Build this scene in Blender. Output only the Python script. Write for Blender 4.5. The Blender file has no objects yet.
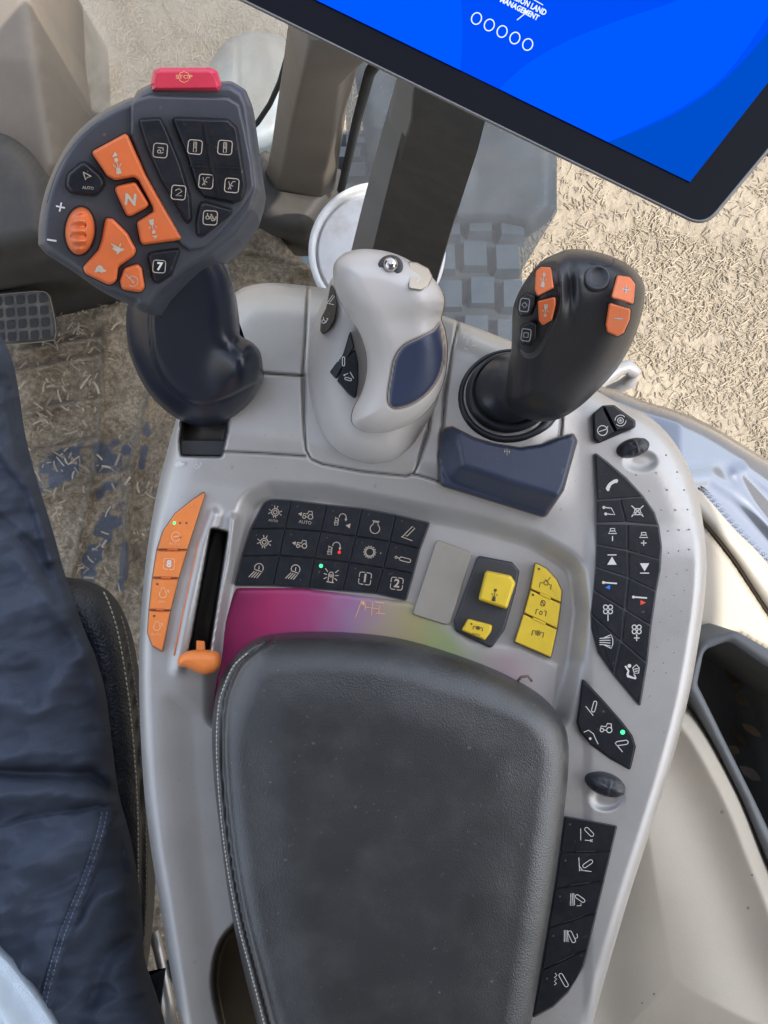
import bpy, bmesh, math, random
import numpy as np
from mathutils import Vector
random.seed(7); rng = np.random.default_rng(7)
SC = bpy.context.scene
COL = SC.collection
CAMZ, F, CX, CY = 0.40, 800.0, 384.0, 512.0
R = math.radians

def P(px, py, z):
    k = (CAMZ - z) / F
    return ((px - CX) * k, (CY - py) * k, z)

def plane(a, b, c):
    """plane through three (px,py,z) points, as a function of px,py"""
    A = np.array([[q[0], q[1], 1.0] for q in (a, b, c)])
    v = np.array([1.0 / (CAMZ - q[2]) for q in (a, b, c)])
    s = np.linalg.solve(A, v)
    return lambda x, y: CAMZ - 1.0 / (s[0] * x + s[1] * y + s[2])

def const(z): return lambda x, y: z

# ---------------------------------------------------------------- outlines
def smooth(pts, n=6, closed=True):
    out = []; N = len(pts)
    rngi = range(N) if closed else range(N - 1)
    for i in rngi:
        if closed:
            p0, p1, p2, p3 = (pts[(i - 1) % N], pts[i], pts[(i + 1) % N], pts[(i + 2) % N])
        else:
            p1, p2 = pts[i], pts[i + 1]
            p0 = pts[i - 1] if i > 0 else p1
            p3 = pts[i + 2] if i + 2 < N else p2
        for k in range(n):
            t = k / n; t2 = t * t; t3 = t2 * t
            out.append(tuple(0.5 * ((2 * p1[j]) + (-p0[j] + p2[j]) * t + (2 * p0[j] - 5 * p1[j] + 4 * p2[j] - p3[j]) * t2
                                    + (-p0[j] + 3 * p1[j] - 3 * p2[j] + p3[j]) * t3) for j in range(len(p1))))
    if not closed: out.append(tuple(pts[-1]))
    return out

def area(p): return 0.5 * sum(p[i][0] * p[(i + 1) % len(p)][1] - p[(i + 1) % len(p)][0] * p[i][1] for i in range(len(p)))

def rounded(pts, r=3.0, n=4):
    """fillet every corner of a polygon; a point may carry its own radius as third value"""
    out = []; N = len(pts)
    for i in range(N):
        a, b, c = pts[(i - 1) % N], pts[i], pts[(i + 1) % N]
        rr = b[2] if len(b) > 2 else r
        v1 = np.array([a[0] - b[0], a[1] - b[1]], float); v2 = np.array([c[0] - b[0], c[1] - b[1]], float)
        l1, l2 = np.linalg.norm(v1), np.linalg.norm(v2)
        if l1 < 1e-6 or l2 < 1e-6: continue
        v1 /= l1; v2 /= l2
        ang = math.acos(max(-1, min(1, float(v1 @ v2))))
        t = min(max(rr / math.tan(ang / 2), 0.15), 0.47 * l1, 0.47 * l2)
        s = np.array(b[:2]) + v1 * t; e = np.array(b[:2]) + v2 * t; m = np.array(b[:2])
        for k in range(n + 1):
            u = k / n
            q = (1 - u) ** 2 * s + 2 * u * (1 - u) * m + u * u * e
            out.append((float(q[0]), float(q[1])))
    return out

def inset(pts, d):
    """offset a closed px polygon inwards by d px"""
    N = len(pts); s = 1.0 if area(pts) > 0 else -1.0
    out = []
    for i in range(N):
        a, b, c = pts[(i - 1) % N], pts[i], pts[(i + 1) % N]
        e1 = np.array([b[0] - a[0], b[1] - a[1]]); e2 = np.array([c[0] - b[0], c[1] - b[1]])
        n1 = np.array([-e1[1], e1[0]]) / (np.linalg.norm(e1) + 1e-9) * s
        n2 = np.array([-e2[1], e2[0]]) / (np.linalg.norm(e2) + 1e-9) * s
        m = n1 + n2; L = np.linalg.norm(m)
        if L < 1e-6: m = n1; L = 1
        m = m / L; k = min(1.0 / max(0.35, float(m @ n1)), 2.2)
        out.append((b[0] + m[0] * d * k, b[1] + m[1] * d * k))
    return out

def ellipse(cx, cy, rx, ry, rot=0, n=36):
    c, s = math.cos(R(rot)), math.sin(R(rot))
    return [(cx + rx * math.cos(t) * c - ry * math.sin(t) * s, cy + rx * math.cos(t) * s + ry * math.sin(t) * c)
            for t in [2 * math.pi * k / n for k in range(n)]]

def seg_dist(X, Y, poly, closed):
    """distance to polyline and nearest point"""
    best = np.full(X.shape, 1e9); nx = np.zeros(X.shape); ny = np.zeros(X.shape)
    N = len(poly)
    for i in range(N if closed else N - 1):
        ax, ay = poly[i][:2]; bx, by = poly[(i + 1) % N][:2]
        dx, dy = bx - ax, by - ay; L = dx * dx + dy * dy
        if L < 1e-12: continue
        t = np.clip(((X - ax) * dx + (Y - ay) * dy) / L, 0, 1)
        qx = ax + t * dx; qy = ay + t * dy
        dd = (X - qx) ** 2 + (Y - qy) ** 2
        m = dd < best
        best = np.where(m, dd, best); nx = np.where(m, qx, nx); ny = np.where(m, qy, ny)
    return np.sqrt(best), nx, ny

def inside(X, Y, poly):
    r = np.zeros(X.shape, bool); N = len(poly)
    for i in range(N):
        ax, ay = poly[i][:2]; bx, by = poly[(i + 1) % N][:2]
        if ay == by: continue
        c = ((ay > Y) != (by > Y)) & (X < (bx - ax) * (Y - ay) / (by - ay) + ax)
        r ^= c
    return r

def sdf(X, Y, poly):
    """positive inside"""
    X = np.asarray(X, float); Y = np.asarray(Y, float)
    d, _, _ = seg_dist(X, Y, poly, True)
    return np.where(inside(X, Y, poly), d, -d)

def pdist(X, Y, line): return seg_dist(np.asarray(X, float), np.asarray(Y, float), line, False)[0]
def sstep(a, b, x):
    t = np.clip((x - a) / (b - a), 0, 1); return t * t * (3 - 2 * t)
def dome(d, r): 
    t = np.clip(1 - d / r, 0, 1); return np.sqrt(np.clip(1 - t * t, 0, 1))
def vnoise(X, Y, s, seed=0):
    """smooth value noise in [-1,1]"""
    g = np.random.default_rng(seed).uniform(-1, 1, (64, 64))
    x = np.asarray(X, float) / s; y = np.asarray(Y, float) / s
    xi = np.floor(x).astype(int); yi = np.floor(y).astype(int); fx = x - xi; fy = y - yi
    fx = fx * fx * (3 - 2 * fx); fy = fy * fy * (3 - 2 * fy)
    a = g[xi % 64, yi % 64]; b = g[(xi + 1) % 64, yi % 64]; c = g[xi % 64, (yi + 1) % 64]; e = g[(xi + 1) % 64, (yi + 1) % 64]
    return (a * (1 - fx) + b * fx) * (1 - fy) + (c * (1 - fx) + e * fx) * fy

# ---------------------------------------------------------------- objects
def link(name, me, parent=None):
    o = bpy.data.objects.new(name, me); COL.objects.link(o)
    if parent is not None: o.parent = parent
    return o
def tag(o, label=None, cat=None, group=None, kind=None):
    if label: o['label'] = label
    if cat: o['category'] = cat
    if group: o['group'] = group
    if kind: o['kind'] = kind
    return o
def thing(name, label, cat, group=None):
    o = bpy.data.objects.new(name, None); COL.objects.link(o); o.empty_display_size = 0.02
    return tag(o, label, cat, group)

class MB:
    def __init__(s): s.v = []; s.f = []; s.m = []; s.mats = []; s.sm = []
    def mi(s, mat):
        if mat not in s.mats: s.mats.append(mat)
        return s.mats.index(mat)
    def add(s, vs, fs, mat, sm=True):
        o = len(s.v); s.v += vs; k = s.mi(mat)
        for f in fs: s.f.append([i + o for i in f]); s.m.append(k); s.sm.append(sm)
    def loft(s, rings, mat, cap0=True, cap1=True, closed=True, sm=True, capsm=False):
        assert len({len(r) for r in rings}) == 1, 'ring sizes'
        n = len(rings[0]); vs = [p for r in rings for p in r]; fs = []
        for k in range(len(rings) - 1):
            for i in range(n if closed else n - 1):
                j = (i + 1) % n
                fs.append([k * n + i, k * n + j, (k + 1) * n + j, (k + 1) * n + i])
        s.add(vs, fs, mat, sm)
        o = len(s.v) - len(vs); k = s.mi(mat)
        if cap0: s.f.append([o + i for i in range(n)][::-1]); s.m.append(k); s.sm.append(capsm)
        if cap1: s.f.append([o + (len(rings) - 1) * n + i for i in range(n)]); s.m.append(k); s.sm.append(capsm)
    def plate(s, pts, zf, h, mat, bev=1.0, bz=None, base=0.0, outset=0.0):
        """raised key: outline in px lying on surface zf, h metres high, rounded top edge"""
        if area(pts) > 0: pts = pts[::-1]
        bz = h * 0.6 if bz is None else bz
        def tidy(q):
            # where an inset corner folds over itself, draw its points together
            N = len(q); q = [list(p) for p in q]
            for _ in range(12):
                bad = False
                for i in range(N):
                    j = (i + 1) % N
                    ox, oy = pts[j][0] - pts[i][0], pts[j][1] - pts[i][1]; qx, qy = q[j][0] - q[i][0], q[j][1] - q[i][1]
                    if ox * qx + oy * qy < -1e-9:
                        mx, my = (q[i][0] + q[j][0]) / 2, (q[i][1] + q[j][1]) / 2; q[i] = [mx, my]; q[j] = [mx, my]; bad = True
                if not bad: break
            return q
        def ring(d, dz):
            return [P(x, y, float(zf(x, y)) + dz) for x, y in (tidy(inset(pts, d)) if d > 0 else inset(pts, d) if d else pts)]
        rs = [ring(-outset, base), ring(0, h - bz)]
        for k in (1, 2, 3):
            a = math.pi / 2 * k / 3
            rs.append(ring(bev * (1 - math.cos(a)) , h - bz + bz * math.sin(a)))
        rs.append(ring(bev * 1.25 + 0.1, h))
        s.loft(rs, mat, cap0=False, cap1=False)
        top = []
        for p in rs[-1]:
            if not top or (abs(p[0] - top[-1][0]) + abs(p[1] - top[-1][1])) > 4e-5: top.append(p)
        while len(top) > 3 and (abs(top[0][0] - top[-1][0]) + abs(top[0][1] - top[-1][1])) <= 4e-5: top.pop()
        s.add(top, [list(range(len(top)))], mat, False)
    def stroke(s, pts, zf, w, mat, lift=0.00015, closed=False):
        pts = list(pts); N = len(pts)
        if closed: pts = pts + [pts[0], pts[1]]
        L = []; Rr = []
        M = len(pts)
        for i in range(M):
            a = pts[max(0, i - 1)]; b = pts[min(M - 1, i + 1)]
            dx, dy = b[0] - a[0], b[1] - a[1]; l = math.hypot(dx, dy) or 1
            nx, ny = -dy / l * w / 2, dx / l * w / 2
            x, y = pts[i][:2]
            L.append((x + nx, y + ny)); Rr.append((x - nx, y - ny))
        vs = [P(x, y, float(zf(x, y)) + lift) for x, y in L + Rr]
        n = len(L)
        s.add(vs, [[i, i + 1, n + i + 1, n + i] for i in range(n - 1)], mat, False)
    def fill(s, pts, zf, mat, lift=0.00015):
        if area(pts) > 0: pts = pts[::-1]
        s.add([P(x, y, float(zf(x, y)) + lift) for x, y in pts], [list(range(len(pts)))], mat, False)
    def box(s, c, sz, mat, rz=0.0):
        cs, sn = math.cos(rz), math.sin(rz); vs = []
        for dx in (-1, 1):
            for dy in (-1, 1):
                for dz in (-1, 1):
                    x, y = dx * sz[0] / 2, dy * sz[1] / 2
                    vs.append((c[0] + x * cs - y * sn, c[1] + x * sn + y * cs, c[2] + dz * sz[2] / 2))
        s.add(vs, [[0, 1, 3, 2], [4, 6, 7, 5], [0, 4, 5, 1], [2, 3, 7, 6], [0, 2, 6, 4], [1, 5, 7, 3]], mat, False)
    def tube(s, path, r, mat, n=10, cap=True):
        rings = []
        for i, p in enumerate(path):
            p = Vector(p); a = Vector(path[max(0, i - 1)]); b = Vector(path[min(len(path) - 1, i + 1)])
            t = (b - a).normalized(); u = t.cross(Vector((0.13, 0.21, 1))).normalized(); w = t.cross(u)
            rr = r[i] if isinstance(r, (list, tuple)) else r
            rings.append([tuple(p + u * rr * math.cos(2 * math.pi * k / n) + w * rr * math.sin(2 * math.pi * k / n)) for k in range(n)])
        s.loft(rings, mat, cap, cap)
    def build(s, name, parent=None, label=None):
        me = bpy.data.meshes.new(name); me.from_pydata(s.v, [], s.f)
        for m in s.mats: me.materials.append(m)
        me.polygons.foreach_set('material_index', s.m)
        me.polygons.foreach_set('use_smooth', s.sm)
        bm = bmesh.new(); bm.from_mesh(me); bmesh.ops.recalc_face_normals(bm, faces=bm.faces); bm.to_mesh(me); bm.free()
        me.update()
        o = link(name, me, parent)
        if label: o['label'] = label
        return o

def hf(name, outline, zfun, step, mat, skirt, parent=None, attrs=None, cap=True):
    """a sculpted body: a height surface inside a px outline, its rim carried round and down to an underside"""
    xs = [p[0] for p in outline]; ys = [p[1] for p in outline]
    gx = np.arange(min(xs) - step, max(xs) + 2 * step, step); gy = np.arange(min(ys) - step, max(ys) + 2 * step, step)
    X, Y = np.meshgrid(gx, gy, indexing='ij')
    D = sdf(X, Y, outline)
    ok = D > 0.3 * step
    cell = ok[:-1, :-1] & ok[1:, :-1] & ok[1:, 1:] & ok[:-1, 1:]
    used = np.zeros(ok.shape, bool)
    for a in (slice(None, -1), slice(1, None)):
        for b in (slice(None, -1), slice(1, None)): used[a, b] |= cell
    idx = -np.ones(ok.shape, int); idx[used] = np.arange(used.sum())
    I, J = np.nonzero(cell)
    quads = np.stack([idx[I, J], idx[I + 1, J], idx[I + 1, J + 1], idx[I, J + 1]], 1)[:, ::-1]
    px = X[used].copy(); py = Y[used].copy()
    ed = {}
    for q in quads.tolist():
        for k in range(4): ed[(q[k], q[(k + 1) % 4])] = 1
    bed = [(a, b) for (a, b) in ed if (b, a) not in ed]
    bv = sorted({a for e in bed for a in e}); bvn = np.array(bv)
    _, nx, ny = seg_dist(px[bvn], py[bvn], outline, True)
    # inward normal
    ox, oy = px[bvn] - nx, py[bvn] - ny; L = np.hypot(ox, oy) + 1e-9; ox /= L; oy /= L
    px[bvn] = nx; py[bvn] = ny
    d = sdf(px, py, outline); d = np.maximum(d, 0); d[bvn] = 0
    z = np.asarray(zfun(px, py, d), float) + np.zeros(px.shape)
    verts = [np.stack([(px - CX) * (CAMZ - z) / F, (CY - py) * (CAMZ - z) / F, z], 1)]
    apx = [px]; apy = [py]; ad = [d]
    faces = quads.tolist()
    n0 = len(px); m = len(bv); pos = {v: i for i, v in enumerate(bv)}; prev = list(bv)
    zb = z[bvn]
    for k, (ins, dz) in enumerate(skirt):
        zz = dz(nx, ny, zb) if callable(dz) else zb + dz
        # walls drop straight down in the world: keep world x,y of the rim, moved inwards
        kx = (nx - CX) * (CAMZ - zb) / F + ox * ins * (CAMZ - zb) / F
        ky = (CY - ny) * (CAMZ - zb) / F - oy * ins * (CAMZ - zb) / F
        verts.append(np.stack([kx, ky, zz], 1)); apx.append(nx); apy.append(ny); ad.append(np.zeros(m))
        new = [n0 + k * m + i for i in range(m)]
        for a, b in bed: faces.append([prev[pos[b]], prev[pos[a]], new[pos[a]], new[pos[b]]])
        prev = new
    V = np.concatenate(verts)
    if cap and skirt:
        nxt = {a: b for a, b in bed}; start = bed[0][0]; loop = [start]; c = nxt[start]
        while c != start and len(loop) < m + 5: loop.append(c); c = nxt[c]
        faces.append([prev[pos[v]] for v in loop][::-1])
    me = bpy.data.meshes.new(name); me.from_pydata(V.tolist(), [], faces)
    me.materials.append(mat); me.polygons.foreach_set('use_smooth', [True] * len(me.polygons))
    if attrs:
        AX, AY, AD = np.concatenate(apx), np.concatenate(apy), np.concatenate(ad)
        for k, fn in attrs.items():
            at = me.attributes.new(k, 'FLOAT', 'POINT'); at.data.foreach_set('value', (np.asarray(fn(AX, AY, AD), float) + np.zeros(AX.shape)).astype(np.float32))
    me.update()
    return link(name, me, parent)

# ---------------------------------------------------------------- materials
def lin(c):
    return tuple(((x / 255) / 12.92 if x / 255 <= 0.04045 else ((x / 255 + 0.055) / 1.055) ** 2.4) for x in c)
def newmat(name):
    m = bpy.data.materials.new(name); m.use_nodes = True; nt = m.node_tree
    return m, nt, nt.nodes['Principled BSDF'], nt.nodes['Material Output']
def nd(nt, t, **kw):
    n = nt.nodes.new(t)
    for k, v in kw.items():
        if k in n.inputs: n.inputs[k].default_value = v
        else: setattr(n, k, v)
    return n
def plastic(name, col, rough=0.5, metal=0.0, bump=0.15, scale=2500, var=0.06, dust=0.0, dustcol=(0.30, 0.25, 0.19), spec=0.5, vscale=30, coat=0, specks=0.0, speckcol=(0.45, 0.42, 0.37)):
    m, nt, b, out = newmat(name); L = nt.links.new
    tc = nd(nt, 'ShaderNodeTexCoord')
    n1 = nd(nt, 'ShaderNodeTexNoise', Scale=vscale, Detail=5.0, Roughness=0.6)
    L(tc.outputs['Object'], n1.inputs['Vector'])
    rp = nd(nt, 'ShaderNodeMapRange'); rp.inputs['From Min'].default_value = 0.3; rp.inputs['From Max'].default_value = 0.7
    rp.inputs['To Min'].default_value = 1 - var; rp.inputs['To Max'].default_value = 1 + var
    L(n1.outputs['Fac'], rp.inputs['Value'])
    mul = nd(nt, 'ShaderNodeMix', data_type='RGBA', blend_type='MULTIPLY'); mul.inputs[0].default_value = 1
    mul.inputs[6].default_value = (*col, 1); L(rp.outputs[0], mul.inputs[7])
    last = mul.outputs[2]
    if dust > 0:
        n3 = nd(nt, 'ShaderNodeTexNoise', Scale=vscale * 2.3, Detail=8.0, Roughness=0.7)
        L(tc.outputs['Object'], n3.inputs['Vector'])
        r3 = nd(nt, 'ShaderNodeMapRange'); r3.inputs['From Min'].default_value = 0.45; r3.inputs['From Max'].default_value = 0.75
        r3.inputs['To Max'].default_value = dust; L(n3.outputs['Fac'], r3.inputs['Value'])
        mx = nd(nt, 'ShaderNodeMix', data_type='RGBA'); L(r3.outputs[0], mx.inputs[0]); L(last, mx.inputs[6]); mx.inputs[7].default_value = (*dustcol, 1)
        last = mx.outputs[2]
    if specks > 0:
        for sc_, lo, hi in ((620, .70, .76), (210, .73, .77)):
            n4 = nd(nt, 'ShaderNodeTexNoise', Scale=float(sc_), Detail=2.0); L(tc.outputs['Object'], n4.inputs['Vector'])
            r4 = nd(nt, 'ShaderNodeMapRange'); r4.inputs['From Min'].default_value = lo; r4.inputs['From Max'].default_value = hi; r4.inputs['To Max'].default_value = specks; L(n4.outputs['Fac'], r4.inputs['Value'])
            mx = nd(nt, 'ShaderNodeMix', data_type='RGBA'); L(r4.outputs[0], mx.inputs[0]); L(last, mx.inputs[6]); mx.inputs[7].default_value = (*speckcol, 1); last = mx.outputs[2]
    L(last, b.inputs['Base Color'])
    b.inputs['Roughness'].default_value = rough; b.inputs['Metallic'].default_value = metal
    b.inputs['Specular IOR Level'].default_value = spec
    if coat: b.inputs['Coat Weight'].default_value = coat; b.inputs['Coat Roughness'].default_value = 0.15
    rr = nd(nt, 'ShaderNodeMapRange'); rr.inputs['To Min'].default_value = rough - 0.07; rr.inputs['To Max'].default_value = rough + 0.1
    L(n1.outputs['Fac'], rr.inputs['Value']); L(rr.outputs[0], b.inputs['Roughness'])
    if bump > 0:
        n2 = nd(nt, 'ShaderNodeTexNoise', Scale=scale, Detail=2.0); L(tc.outputs['Object'], n2.inputs['Vector'])
        bp = nd(nt, 'ShaderNodeBump', Strength=bump, Distance=0.0002); L(n2.outputs['Fac'], bp.inputs['Height']); L(bp.outputs[0], b.inputs['Normal'])
    return m
def attrmix(m, attr, col, rough=None):
    """mix a second colour in where the mesh attribute says so"""
    nt = m.node_tree; b = nt.nodes['Principled BSDF']; L = nt.links.new
    src = b.inputs['Base Color'].links[0].from_socket
    a = nd(nt, 'ShaderNodeAttribute', attribute_name=attr)
    mx = nd(nt, 'ShaderNodeMix', data_type='RGBA'); L(a.outputs['Fac'], mx.inputs[0]); L(src, mx.inputs[6]); mx.inputs[7].default_value = (*col, 1)
    L(mx.outputs[2], b.inputs['Base Color'])
def emit(name, col, s=1.0):
    m, nt, b, out = newmat(name); b.inputs['Base Color'].default_value = (0, 0, 0, 1); b.inputs['Specular IOR Level'].default_value = 0.0
    b.inputs['Emission Color'].default_value = (*col, 1); b.inputs['Emission Strength'].default_value = s; b.inputs['Roughness'].default_value = 0.3
    return m
def leather(name, col, scale=900, rough=0.42, bump=0.6, dust=0.12):
    m = plastic(name, col, rough, bump=0, var=0.10, dust=dust, dustcol=(0.13, 0.128, 0.122), vscale=18, specks=.5, speckcol=(.16, .16, .16))
    nt = m.node_tree; L = nt.links.new; b = nt.nodes['Principled BSDF']
    tc = nd(nt, 'ShaderNodeTexCoord'); v = nd(nt, 'ShaderNodeTexVoronoi', Scale=scale); L(tc.outputs['Object'], v.inputs['Vector'])
    n = nd(nt, 'ShaderNodeTexNoise', Scale=90.0, Detail=6.0); L(tc.outputs['Object'], n.inputs['Vector'])
    ad = nd(nt, 'ShaderNodeMath', operation='MULTIPLY_ADD'); L(n.outputs['Fac'], ad.inputs[0]); ad.inputs[1].default_value = 0.5; L(v.outputs['Distance'], ad.inputs[2])
    bp = nd(nt, 'ShaderNodeBump', Strength=bump, Distance=0.0005); L(ad.outputs[0], bp.inputs['Height']); L(bp.outputs[0], b.inputs['Normal'])
    return m

M_console = plastic('satin_grey_plastic', (0.415, 0.402, 0.388), 0.36, metal=0.35, bump=0.3, scale=1800, var=0.05, dust=0.16, dustcol=(0.30, 0.26, 0.20), vscale=22, specks=.35, speckcol=(0.18, 0.15, 0.115))
attrmix(M_console, 'groove', (0.035, 0.028, 0.02)); attrmix(M_console, 'hollow', (0.02, 0.019, 0.018)); attrmix(M_console, 'cup', (0.10, 0.078, 0.05))
M_white = plastic('pale_grey_plastic', (0.44, 0.42, 0.40), 0.4, bump=0.15, scale=1500, var=0.04, dust=0.12, dustcol=(0.4, 0.33, 0.25), vscale=28)
M_black = plastic('charcoal_plastic', (0.035, 0.037, 0.043), 0.48, bump=0.35, scale=1800, var=0.12, dust=0.10, dustcol=(0.12, 0.11, 0.10))
M_black_soft = plastic('soft_black_rubber', (0.022, 0.024, 0.030), 0.42, bump=0.25, scale=2200, var=0.15, dust=0.10, dustcol=(0.10, 0.10, 0.10))
M_head = plastic('dark_slate_plastic', (0.046, 0.051, 0.064), 0.4, specks=.4, speckcol=(.2, .18, .16), bump=0.3, scale=1800, var=0.08, dust=0.12, dustcol=(0.14, 0.13, 0.12))
M_key = plastic('black_key_rubber', (0.0075, 0.009, 0.014), 0.40, spec=.32, bump=0.3, scale=2500, var=0.12, specks=.35, speckcol=(.2, .18, .16), dust=0.14, dustcol=(0.10, 0.09, 0.085), vscale=60)
M_navy = plastic('dark_navy_plastic', (0.028, 0.038, 0.070), 0.42, specks=.3, speckcol=(.2, .19, .18), bump=0.4, scale=1500, var=0.08, dust=0.08, dustcol=(0.12, 0.13, 0.16))
M_orange = plastic('orange_key_plastic', (0.60, 0.13, 0.035), 0.45, bump=0.2, var=0.07, dust=0.22, dustcol=(0.32, 0.16, 0.08), specks=.4, speckcol=(.22, .13, .07), vscale=70)
M_orange_l = plastic('light_orange_key_plastic', (0.78, 0.22, 0.045), 0.45, bump=0.2, var=0.07, dust=0.22, dustcol=(0.32, 0.16, 0.08), specks=.4, speckcol=(.22, .13, .07), vscale=70)
M_yellow = plastic('yellow_key_plastic', (0.72, 0.50, 0.03), 0.45, bump=0.2, var=0.05, dust=0.12, dustcol=(0.3, 0.22, 0.08), vscale=80)
M_red = plastic('red_stop_plastic', (0.55, 0.035, 0.07), 0.4, bump=0.2, var=0.06, vscale=60)
M_print = plastic('white_print', (0.62, 0.60, 0.56), 0.6, bump=0, var=0.05)
M_print_dim = plastic('worn_beige_print', (0.36, 0.31, 0.25), 0.6, bump=0, var=0.25, vscale=400)
M_print_grey = plastic('warm_grey_print', (0.42, 0.36, 0.29), 0.6, bump=0, var=0.15, vscale=300)
M_print_pale = plastic('pale_orange_print', (0.85, 0.45, 0.22), 0.6, bump=0, var=0.1)
M_print_dark = plastic('dark_print', (0.06, 0.035, 0.02), 0.6, bump=0, var=0.1)
M_print_lite = plastic('silver_print', (0.62, 0.62, 0.62), 0.6, bump=0, var=0.1)
M_blue_pr = plastic('blue_print', (0.02, 0.18, 0.75), 0.5, bump=0); M_red_pr = plastic('red_print', (0.75, 0.06, 0.03), 0.5, bump=0)
M_dark_gap = plastic('dark_gap', (0.008, 0.008, 0.009), 0.7, bump=0)
M_gap_highlight = plastic('key_edge_highlight', (0.075, 0.078, 0.085), 0.5, bump=0)  # lighter gaps: the key edge highlights put into the colour
M_dot = plastic('indicator_lens_off', (0.10, 0.07, 0.06), 0.3, bump=0)
M_green = emit('green_indicator', (0.05, 1.0, 0.25), 0.8); M_redled = emit('red_indicator', (1.0, 0.03, 0.03), 0.5)
M_chrome = plastic('polished_metal', (0.5, 0.48, 0.46), 0.15, metal=1, bump=0)
M_steel = plastic('worn_steel', (0.30, 0.29, 0.28), 0.35, metal=0.8, bump=0.1, dust=0.4)
M_brown_edge = plastic('brown_gasket', (0.15, 0.115, 0.085), 0.6, bump=0)
M_pad = leather('black_grained_leather', (0.022, 0.023, 0.025), 1300, 0.40, 0.24, 0.22); M_pad.node_tree.nodes['Principled BSDF'].inputs['Specular IOR Level'].default_value = 0.9
attrmix(M_pad, 'groove', (0.01, 0.01, 0.01))
M_seat = leather('black_seat_leather', (0.011, 0.016, 0.026), 620, 0.42, 0.7, 0.05)
attrmix(M_seat, 'groove', (0.006, 0.006, 0.007))
M_thread = plastic('pale_thread', (0.45, 0.43, 0.38), 0.7, bump=0)
M_thread_d = plastic('grey_thread', (0.22, 0.21, 0.19), 0.7, bump=0)

def fabric(name, col):
    m = plastic(name, col, 0.85, bump=0, var=0.12, dust=0.0, vscale=40, spec=0.25)
    nt = m.node_tree; L = nt.links.new; b = nt.nodes['Principled BSDF']
    b.inputs['Sheen Weight'].default_value = 0.0
    tc = nd(nt, 'ShaderNodeTexCoord'); w = nd(nt, 'ShaderNodeTexWave', Scale=700.0, Distortion=0.6); w.bands_direction = 'DIAGONAL'
    n = nd(nt, 'ShaderNodeTexNoise', Scale=130.0, Detail=6.0)
    L(tc.outputs['Object'], w.inputs['Vector']); L(tc.outputs['Object'], n.inputs['Vector'])
    ad = nd(nt, 'ShaderNodeMath', operation='MULTIPLY_ADD'); L(n.outputs['Fac'], ad.inputs[0]); ad.inputs[1].default_value = 2.5; L(w.outputs['Fac'], ad.inputs[2])
    bp = nd(nt, 'ShaderNodeBump', Strength=0.35, Distance=0.0005); L(ad.outputs[0], bp.inputs['Height']); L(bp.outputs[0], b.inputs['Normal'])
    return m
M_trousers = fabric('navy_cotton', (0.052, 0.064, 0.092)); M_shirt = fabric('pale_blue_cotton', (0.52, 0.60, 0.68))
M_trim = plastic('beige_trim_plastic', (0.35, 0.315, 0.26), 0.6, bump=0.5, scale=900, var=0.07, dust=0.25, dustcol=(0.33, 0.27, 0.20), vscale=9)
M_trim_g = plastic('grey_trim_plastic', (0.125, 0.105, 0.083), 0.55, bump=0.4, scale=600, var=0.08, dust=0.4, dustcol=(0.19, 0.15, 0.11), vscale=8)
M_pillar_base = plastic('dark_foot_rubber', (0.035, 0.032, 0.029), 0.7, bump=0.3, scale=500, var=0.15, dust=0.5, dustcol=(0.09, 0.07, 0.05), vscale=9)
M_arm = plastic('black_textured_arm', (0.045, 0.044, 0.043), 0.6, bump=0.9, scale=1300, var=0.08, dust=0.1)
M_arm_side = plastic('grey_textured_arm', (0.16, 0.16, 0.155), 0.6, bump=0.9, scale=1300, var=0.08, dust=0.1)
M_bucket = plastic('white_bucket_plastic', (0.48, 0.49, 0.50), 0.5, bump=0.1, var=0.12, dust=.55, dustcol=(0.30, 0.24, 0.16), vscale=22)
M_bezel = plastic('dark_bezel_glass', (0.0045, 0.0055, 0.009), 0.3, bump=0, var=0.05, spec=0.08)
M_lip = plastic('grey_monitor_edge', (0.16, 0.155, 0.15), 0.4, bump=0.2, var=0.06)
M_seal = plastic('black_rubber_seal', (0.012, 0.012, 0.012), 0.7, bump=0.2)
M_bin = plastic('dark_grey_bin_plastic', (0.075, 0.082, 0.090), 0.5, bump=0.3, var=0.12, dust=0.25, dustcol=(0.16, 0.14, 0.12), vscale=14)
M_tyre = plastic('dusty_tyre_rubber', (0.055, 0.06, 0.062), 0.8, bump=0.4, scale=120, var=0.2, dust=0.55, dustcol=(0.12, 0.115, 0.11), vscale=3)
M_lug = plastic('worn_tyre_lug_rubber', (0.075, 0.095, 0.112), 0.65, bump=0.4, scale=120, var=0.15, dust=0.5, dustcol=(0.13, 0.13, 0.125), vscale=9)
M_ground_shade = plastic('muddy_ground_shade', (0.045, 0.052, 0.058), 0.55, bump=0.3, scale=80, var=0.3, dust=0.9, dustcol=(0.095, 0.085, 0.07), vscale=8)  # dark muddy colour standing in for shade on the ground
M_paint = plastic('glossy_blue_grey_paint', (0.10, 0.115, 0.15), 0.16, metal=.55, bump=0, var=0.05, dust=0.12, dustcol=(0.17, 0.165, 0.16), coat=1.0, vscale=16)
M_paintl = plastic('pale_blue_paint', (0.24, 0.28, 0.31), 0.45, bump=0.1, var=0.15, dust=0.8, dustcol=(0.20, 0.17, 0.13), vscale=6)
M_rail = plastic('grey_rail_paint', (0.20, 0.20, 0.21), 0.45, bump=0.1, dust=0.3)
M_pedal = plastic('worn_black_pedal', (0.045, 0.041, 0.036), 0.5, bump=0.4, var=0.2, dust=0.5, dustcol=(0.2, 0.16, 0.12), vscale=25)

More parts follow.
